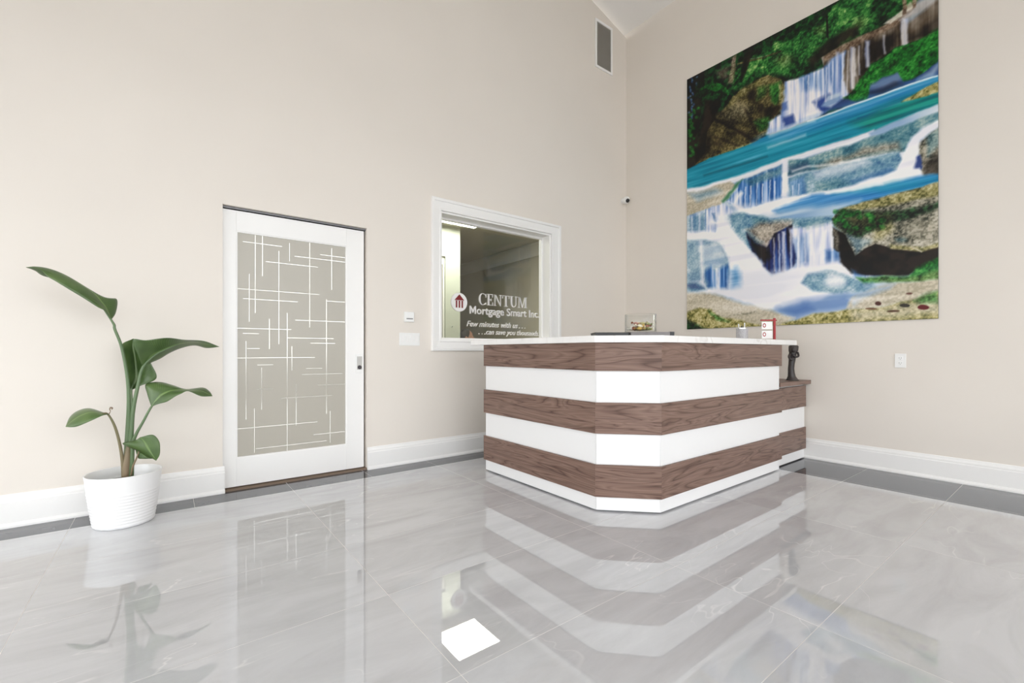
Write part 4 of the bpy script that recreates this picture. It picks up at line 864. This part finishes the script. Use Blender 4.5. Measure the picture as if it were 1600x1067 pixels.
def leaf_mat():
    m = mat('strelitzia_leaf', srgb(70,108,58), .30, spec=.6); N, L, P = nodes(m)
    at = N.new('ShaderNodeAttribute'); at.attribute_name = 'leafuv'; sp = N.new('ShaderNodeSeparateXYZ'); L.new(at.outputs['Vector'], sp.inputs[0])
    w = N.new('ShaderNodeMath'); w.operation = 'MULTIPLY'; w.inputs[1].default_value = 330; 
    sk = N.new('ShaderNodeMath'); sk.operation = 'MULTIPLY'; sk.inputs[1].default_value = -.12; ab = N.new('ShaderNodeMath'); ab.operation = 'ABSOLUTE'
    L.new(sp.outputs['Y'], ab.inputs[0]); L.new(ab.outputs[0], sk.inputs[0]); ad = N.new('ShaderNodeMath'); L.new(sp.outputs['X'], ad.inputs[0]); L.new(sk.outputs[0], ad.inputs[1]); L.new(ad.outputs[0], w.inputs[0])
    sn = N.new('ShaderNodeMath'); sn.operation = 'SINE'; L.new(w.outputs[0], sn.inputs[0])
    n = N.new('ShaderNodeTexNoise'); n.inputs['Scale'].default_value = 9; tc = N.new('ShaderNodeTexCoord'); L.new(tc.outputs['Object'], n.inputs['Vector'])
    mr = N.new('ShaderNodeMapRange'); mr.inputs['From Min'].default_value = -1; L.new(sn.outputs[0], mr.inputs[0])
    av = N.new('ShaderNodeMath'); av.operation = 'MULTIPLY_ADD'; av.inputs[1].default_value = .16; L.new(mr.outputs[0], av.inputs[0]); 
    hf = N.new('ShaderNodeMath'); hf.operation = 'MULTIPLY'; hf.inputs[1].default_value = .88; L.new(n.outputs[0], hf.inputs[0]); L.new(hf.outputs[0], av.inputs[2])
    r = ramp(N, [(.15, srgb(50,74,36)), (.55, srgb(80,106,56)), (.95, srgb(116,138,86))]); L.new(av.outputs[0], r.inputs[0])
    rib = N.new('ShaderNodeMapRange'); rib.inputs['From Min'].default_value = .03; rib.inputs['From Max'].default_value = .09; rib.inputs['To Min'].default_value = 1; rib.inputs['To Max'].default_value = 0; L.new(ab.outputs[0], rib.inputs[0])
    mx = N.new('ShaderNodeMix'); mx.data_type = 'RGBA'; mx.inputs['B'].default_value = srgb(118,144,86); L.new(rib.outputs[0], mx.inputs['Factor']); L.new(r.outputs[0], mx.inputs['A'])
    ge = N.new('ShaderNodeNewGeometry'); m2 = N.new('ShaderNodeMix'); m2.data_type = 'RGBA'; m2.blend_type = 'MIX'; m2.inputs['B'].default_value = srgb(120,138,104)
    L.new(mx.outputs['Result'], P.inputs['Base Color'])
    b = N.new('ShaderNodeBump'); b.inputs['Strength'].default_value = .18; b.inputs['Distance'].default_value = .0012; L.new(sn.outputs[0], b.inputs['Height']); L.new(b.outputs[0], P.inputs['Normal'])
    return m
M['leaf'] = leaf_mat()
PY = pc.y
c7 = lambda x, y: (30+x*.16870, 400+y*.16870)
c8 = lambda x, y: (90+x*.21559, 510+y*.21559)
def pp(conv, q, dy): u, v_ = conv(*q); return on_y(u, v_, PY+dy) - O_
def leaf(conv, st, dA, dM, dB, n=6, across=5, sag=0.0):
    # st: stations from the base to the tip, each (edge, midrib, edge) in pixels; d*: depth of each line behind the stem
    K = len(st); prof_ = lambda i: math.sin(math.pi*min(1,max(0,i/(K-1))))**.7
    A = [pp(conv, s[0], dM+(dA-dM)*prof_(i)) for i, s in enumerate(st)]; Mi = [pp(conv, s[1], dM) for s in st]; B = [pp(conv, s[2], dM+(dB-dM)*prof_(i)) for i, s in enumerate(st)]
    A, Mi, B = catmull(A, n), catmull(Mi, n), catmull(B, n); bm = bmesh.new(); rows = []; uv = []
    for i in range(len(A)):
        r = []
        for k in range(-across, across+1):
            t = abs(k)/across; e_ = A[i] if k < 0 else B[i]
            p = Mi[i]*(1-t)+e_*t; bul = math.sin(math.pi*t)*.10*np.linalg.norm(e_-Mi[i])
            p = p+np.array((0,-bul,bul*.4)); r.append(bm.verts.new(p)); uv.append((i/(len(A)-1), k/across, 0))
        rows.append(r)
    for a, b in zip(rows, rows[1:]):
        for k in range(2*across): bm.faces.new([a[k], a[k+1], b[k+1], b[k]])
    o = obj('leaf', bm, M['leaf'], plant, smooth=True)
    at = o.data.attributes.new('leafuv', 'FLOAT_VECTOR', 'POINT'); at.data.foreach_set('vector', [c for q in uv for c in q])
    s = o.modifiers.new('thick', 'SOLIDIFY'); s.thickness = .0016; s.offset = 0
    return o
def T3(q): return (q, q, q)
leaf(c7, [T3((852,592)), ((800,512),(818,505),(895,520)), ((722,470),(772,440),(903,400)), ((600,392),(690,342),(800,392)), ((460,308),(545,242),(600,300)), ((340,235),(395,160),(420,230)), ((262,190),(262,113),(230,186)), ((190,125),(150,97),(146,135)), T3((62,104))], -.06, 0, .075)
leaf(c8, [T3((618,293)), ((585,215),(655,238),(678,262)), ((545,98),(700,208),(745,232)), ((640,100),(775,168),(812,192)), ((790,83),(872,130),(895,157)), ((920,97),(982,116),(992,137)), ((1060,106),(1072,130),(1080,156)), T3((1172,147))], -.075, 0, .06)
leaf(c8, [T3((535,462)), ((524,440),(552,425),(600,430)), ((512,380),(566,372),(716,376)), ((497,300),(566,300),(680,275)), ((482,215),(560,225),(640,210)), ((464,132),(548,150),(606,112)), T3((548,88))], .06, .13, .03)
leaf(c8, [T3((680,582)), ((650,490),(706,545),(730,562)), ((640,418),(752,500),(792,545)), ((740,403),(812,470),(852,508)), ((835,425),(882,460),(896,487)), ((930,454),(940,460),(945,468)), ((1050,443),(1040,468),(1022,500)), ((1100,470),(1092,490),(1060,508)), T3((1122,505))], .02, -.05, -.09)
leaf(c8, [T3((372,636)), ((330,622),(332,634),(325,646)), ((230,593),(245,622),(245,682)), ((150,610),(165,648),(150,722)), ((90,655),(100,690),(100,730)), T3((58,728))], .03, -.06, -.10)
leaf(c8, [T3((598,803)), ((560,826),(628,835),(690,785)), ((470,850),(655,878),(736,832)), ((590,905),(680,920),(743,890)), ((662,942),(702,950),(738,935)), T3((715,973))], -.10, -.13, -.16)
leaf(c8, [T3((566,893)), ((570,915),(585,905),(600,905)), ((582,945),(620,930),(650,925)), ((595,958),(650,950),(672,945)), T3((690,958))], -.07, -.08, -.09)
def stem(conv, pts, rads, d0, d1, m, name='stem'):
    P_ = [pp(conv, q, d0+(d1-d0)*i/(len(pts)-1)) for i, q in enumerate(pts)]
    Q = catmull(P_, 6); R_ = .86*np.interp(np.linspace(0,1,len(Q)), np.linspace(0,1,len(rads)), rads)
    bm = bmesh.new(); bm_tube(bm, [Vector(q) for q in Q], list(R_), 12); obj(name, bm, m, plant, smooth=True)
c8i = lambda x, y: c8(x, y)
u7 = lambda x, y: ((30+x*.1687-90)/.21559, (400+y*.1687-510)/.21559)
stem(c8, [(500,1090),(500,960),(508,800),(516,600),(512,430),(490,270),(458,130),(415,22),u7(880,640),u7(852,592),u7(790,500),u7(690,342)], [.020,.019,.016,.013,.011,.0095,.009,.0085,.008,.0065,.005,.003], 0, 0, M['stem'])
stem(c8, [(518,1090),(522,960),(532,800),(545,620),(580,440),(618,296),(700,212),(775,170),(872,131)], [.020,.018,.015,.013,.011,.009,.006,.004,.002], -.01, 0, M['stem'])
stem(c8, [(530,1090),(534,900),(540,700),(540,560),(535,462),(560,372)], [.014,.012,.009,.007,.006,.003], .04, .12, M['stem'])
stem(c8, [(535,1085),(545,860),(570,780),(620,690),(680,582),(752,500)], [.014,.013,.010,.0085,.007,.003], -.01, -.05, M['stem'])
stem(c8, [(475,1085),(470,980),(452,860),(420,740),(385,665),(355,630),(320,630)], [.011,.010,.009,.008,.0065,.006,.003], -.01, -.06, M['stem_base'])
stem(c8, [(530,1085),(548,1010),(578,940),(600,860),(600,803)], [.006,.006,.005,.004,.003], -.02, -.13, M['stem_base'])
stem(c8, [(492,1090),(498,1000),(510,900),(520,840)], [.024,.023,.018,.006], -.015, -.012, M['stem_base'], 'sheath')
stem(c8, [(372,636),(382,615),(378,600),(385,588),(396,592),(392,603)], [.003,.002,.003,.005,.005,.002], -.06, -.06, mat('dry_tip', srgb(140,120,100), .7), 'dry_leaf_tip')

# ------------------------------------------------------------------ seated person in the office
ph_ = at_depth(729.5, 7.3*S, 0)
person = thing('person', 'seated person with short dark hair seen through the office window', 'person', (ph_.x, ph_.y, 0), az)
person.scale = (1.045,)*3
def capsule(bm, a, b, ra, rb, n=12):
    a, b = Vector(a), Vector(b); bm_tube(bm, [a, b], [ra, rb], n)
    for p, r in ((a, ra), (b, rb)): bmesh.ops.create_icosphere(bm, subdivisions=2, radius=r, matrix=Matrix.Translation(p))
def ellip(bm, p, r, rot=(0,0,0)): bmesh.ops.create_icosphere(bm, subdivisions=3, radius=1, matrix=Matrix.Translation(p) @ Matrix.Rotation(rot[1],4,'Y') @ Matrix.Diagonal((*r,1)))
def fuse(o, vox, sm_=4):
    r = o.modifiers.new('fuse', 'REMESH'); r.mode = 'VOXEL'; r.voxel_size = vox; r.use_smooth_shade = True
    s = o.modifiers.new('smooth', 'SMOOTH'); s.iterations = sm_; s.factor = .5
# faces local +x (right in the picture), head bent a little forward; seat height .46
HZ = 1.225
bm = bmesh.new()
ellip(bm, (.0,0,HZ), (.096,.076,.118), (0,.15,0)); ellip(bm, (.055,0,HZ-.055), (.050,.055,.060)); ellip(bm, (.100,0,HZ-.015), (.020,.013,.026), (0,-.3,0)); ellip(bm, (.088,0,HZ-.062), (.014,.026,.010))
for s_ in (-1,1): ellip(bm, (-.005,s_*.078,HZ-.01), (.020,.010,.032)); ellip(bm, (.082,s_*.030,HZ+.018), (.012,.014,.010))
capsule(bm, (-.02,0,HZ-.09), (-.045,0,.99), .052, .060)
capsule(bm, (-.05,0,.95), (-.07,0,.70), .13, .125); capsule(bm, (-.05,-.13,.955), (-.05,.13,.955), .065, .065); capsule(bm, (-.07,-.08,.56), (-.07,.08,.56), .115, .115); capsule(bm, (-.07,0,.72), (-.07,0,.58), .12, .13)
for s_ in (-1,1):
    capsule(bm, (-.05,s_*.18,.95), (.06,s_*.22,.80), .047, .040); capsule(bm, (.06,s_*.22,.80), (.27,s_*.15,.792), .034, .025)
    ellip(bm, (.325,s_*.14,.772), (.048,.038,.014))
    for k, (dy, ln) in enumerate([(-.027,.058),(-.009,.070),(.009,.066),(.026,.050)]):
        capsule(bm, (.365,s_*.14+dy,.772), (.365+ln*.55,s_*.14+dy*1.15,.773), .0085, .0078, 8); capsule(bm, (.365+ln*.55,s_*.14+dy*1.15,.773), (.365+ln,s_*.14+dy*1.2,.767), .0078, .0066, 8)
    capsule(bm, (.31,s_*.14-s_*.03,.772), (.345,s_*.14-s_*.062,.768), .011, .009, 8)
    capsule(bm, (-.05,s_*.09,.55), (.36,s_*.10,.52), .080, .058); capsule(bm, (.36,s_*.10,.52), (.33,s_*.10,.11), .055, .038); capsule(bm, (.31,s_*.10,.055), (.46,s_*.11,.035), .042, .033)
body = obj('body', bm, M['skin'], person, smooth=True); fuse(body, .0065)
bm = bmesh.new()
ellip(bm, (-.022,0,HZ+.022), (.100,.088,.112), (0,.15,0)); ellip(bm, (-.052,0,HZ-.035), (.060,.074,.075))
hair = obj('hair', bm, M['hair'], person, smooth=True); fuse(hair, .008, 2)
bm = bmesh.new()
capsule(bm, (-.05,0,.95), (-.07,0,.70), .142, .138); capsule(bm, (-.05,-.13,.955), (-.05,.13,.955), .075, .075); capsule(bm, (-.07,0,.72), (-.07,0,.59), .134, .136)
for s_ in (-1,1): capsule(bm, (-.05,s_*.18,.95), (.06,s_*.22,.80), .058, .046); capsule(bm, (.06,s_*.22,.80), (.25,s_*.155,.796), .042, .031)
shirt = obj('shirt', bm, M['shirt'], person, smooth=True); fuse(shirt, .012)
bm = bmesh.new()
capsule(bm, (-.07,-.08,.575), (-.07,.08,.575), .125, .125)
for s_ in (-1,1): capsule(bm, (-.05,s_*.09,.55), (.36,s_*.10,.52), .090, .068); capsule(bm, (.36,s_*.10,.52), (.335,s_*.10,.14), .065, .052)
fuse(obj('trousers', bm, mat('dark_trousers', srgb(40,42,52), .85), person, smooth=True), .012)
# chair and desk that carry the person
ch = thing('office_chair', 'black office chair under the seated person', 'chair', (ph_.x, ph_.y, 0), az)
ch.scale = (1.045,)*3
box('seat', -.27, .20, -.24, .24, .385, .445, M['black'], ch, .02)
bm = bmesh.new(); bm_box(bm, -.29, -.245, -.22, .22, .52, .98); obj('backrest', bm, M['black'], ch, bevel=.015)
bm = bmesh.new(); bm_tube(bm, [(-.20,0,.38),(-.33,0,.40),(-.315,0,.60)], .018, 8); obj('back_support', bm, M['black'], ch)
bm = bmesh.new(); bm_tube(bm, [(-.03,0,.07),(-.03,0,.385)], .028, 12); obj('gas_column', bm, M['greyp'], ch)
for k in range(5):
    a = k*2*math.pi/5+.3; bm = bmesh.new(); bm_tube(bm, [(-.03,0,.085),(-.03+.27*math.cos(a),.27*math.sin(a),.06)], [.024,.016], 8); lg = obj('base_leg', bm, M['black'], ch)
    bm = bmesh.new(); bmesh.ops.create_uvsphere(bm, u_segments=10, v_segments=8, radius=.027, matrix=Matrix.Translation((-.03+.27*math.cos(a),.27*math.sin(a),.028))); obj('caster', bm, M['black'], lg)
tb = thing('office_table', 'plain office table in front of the seated person', 'table', (ph_.x+view_r.x*.41, ph_.y+view_r.y*.41, 0), az)
tb.scale = (1,1,1.045)
box('tabletop', -.21, .21, -.50, .50, .725, .755, M['wood'], tb, .002)
for x in (-.19, .15):
    for y in (-.48, .44): box('leg', x, x+.04, y, y+.04, 0, .725, M['greyp'], tb)
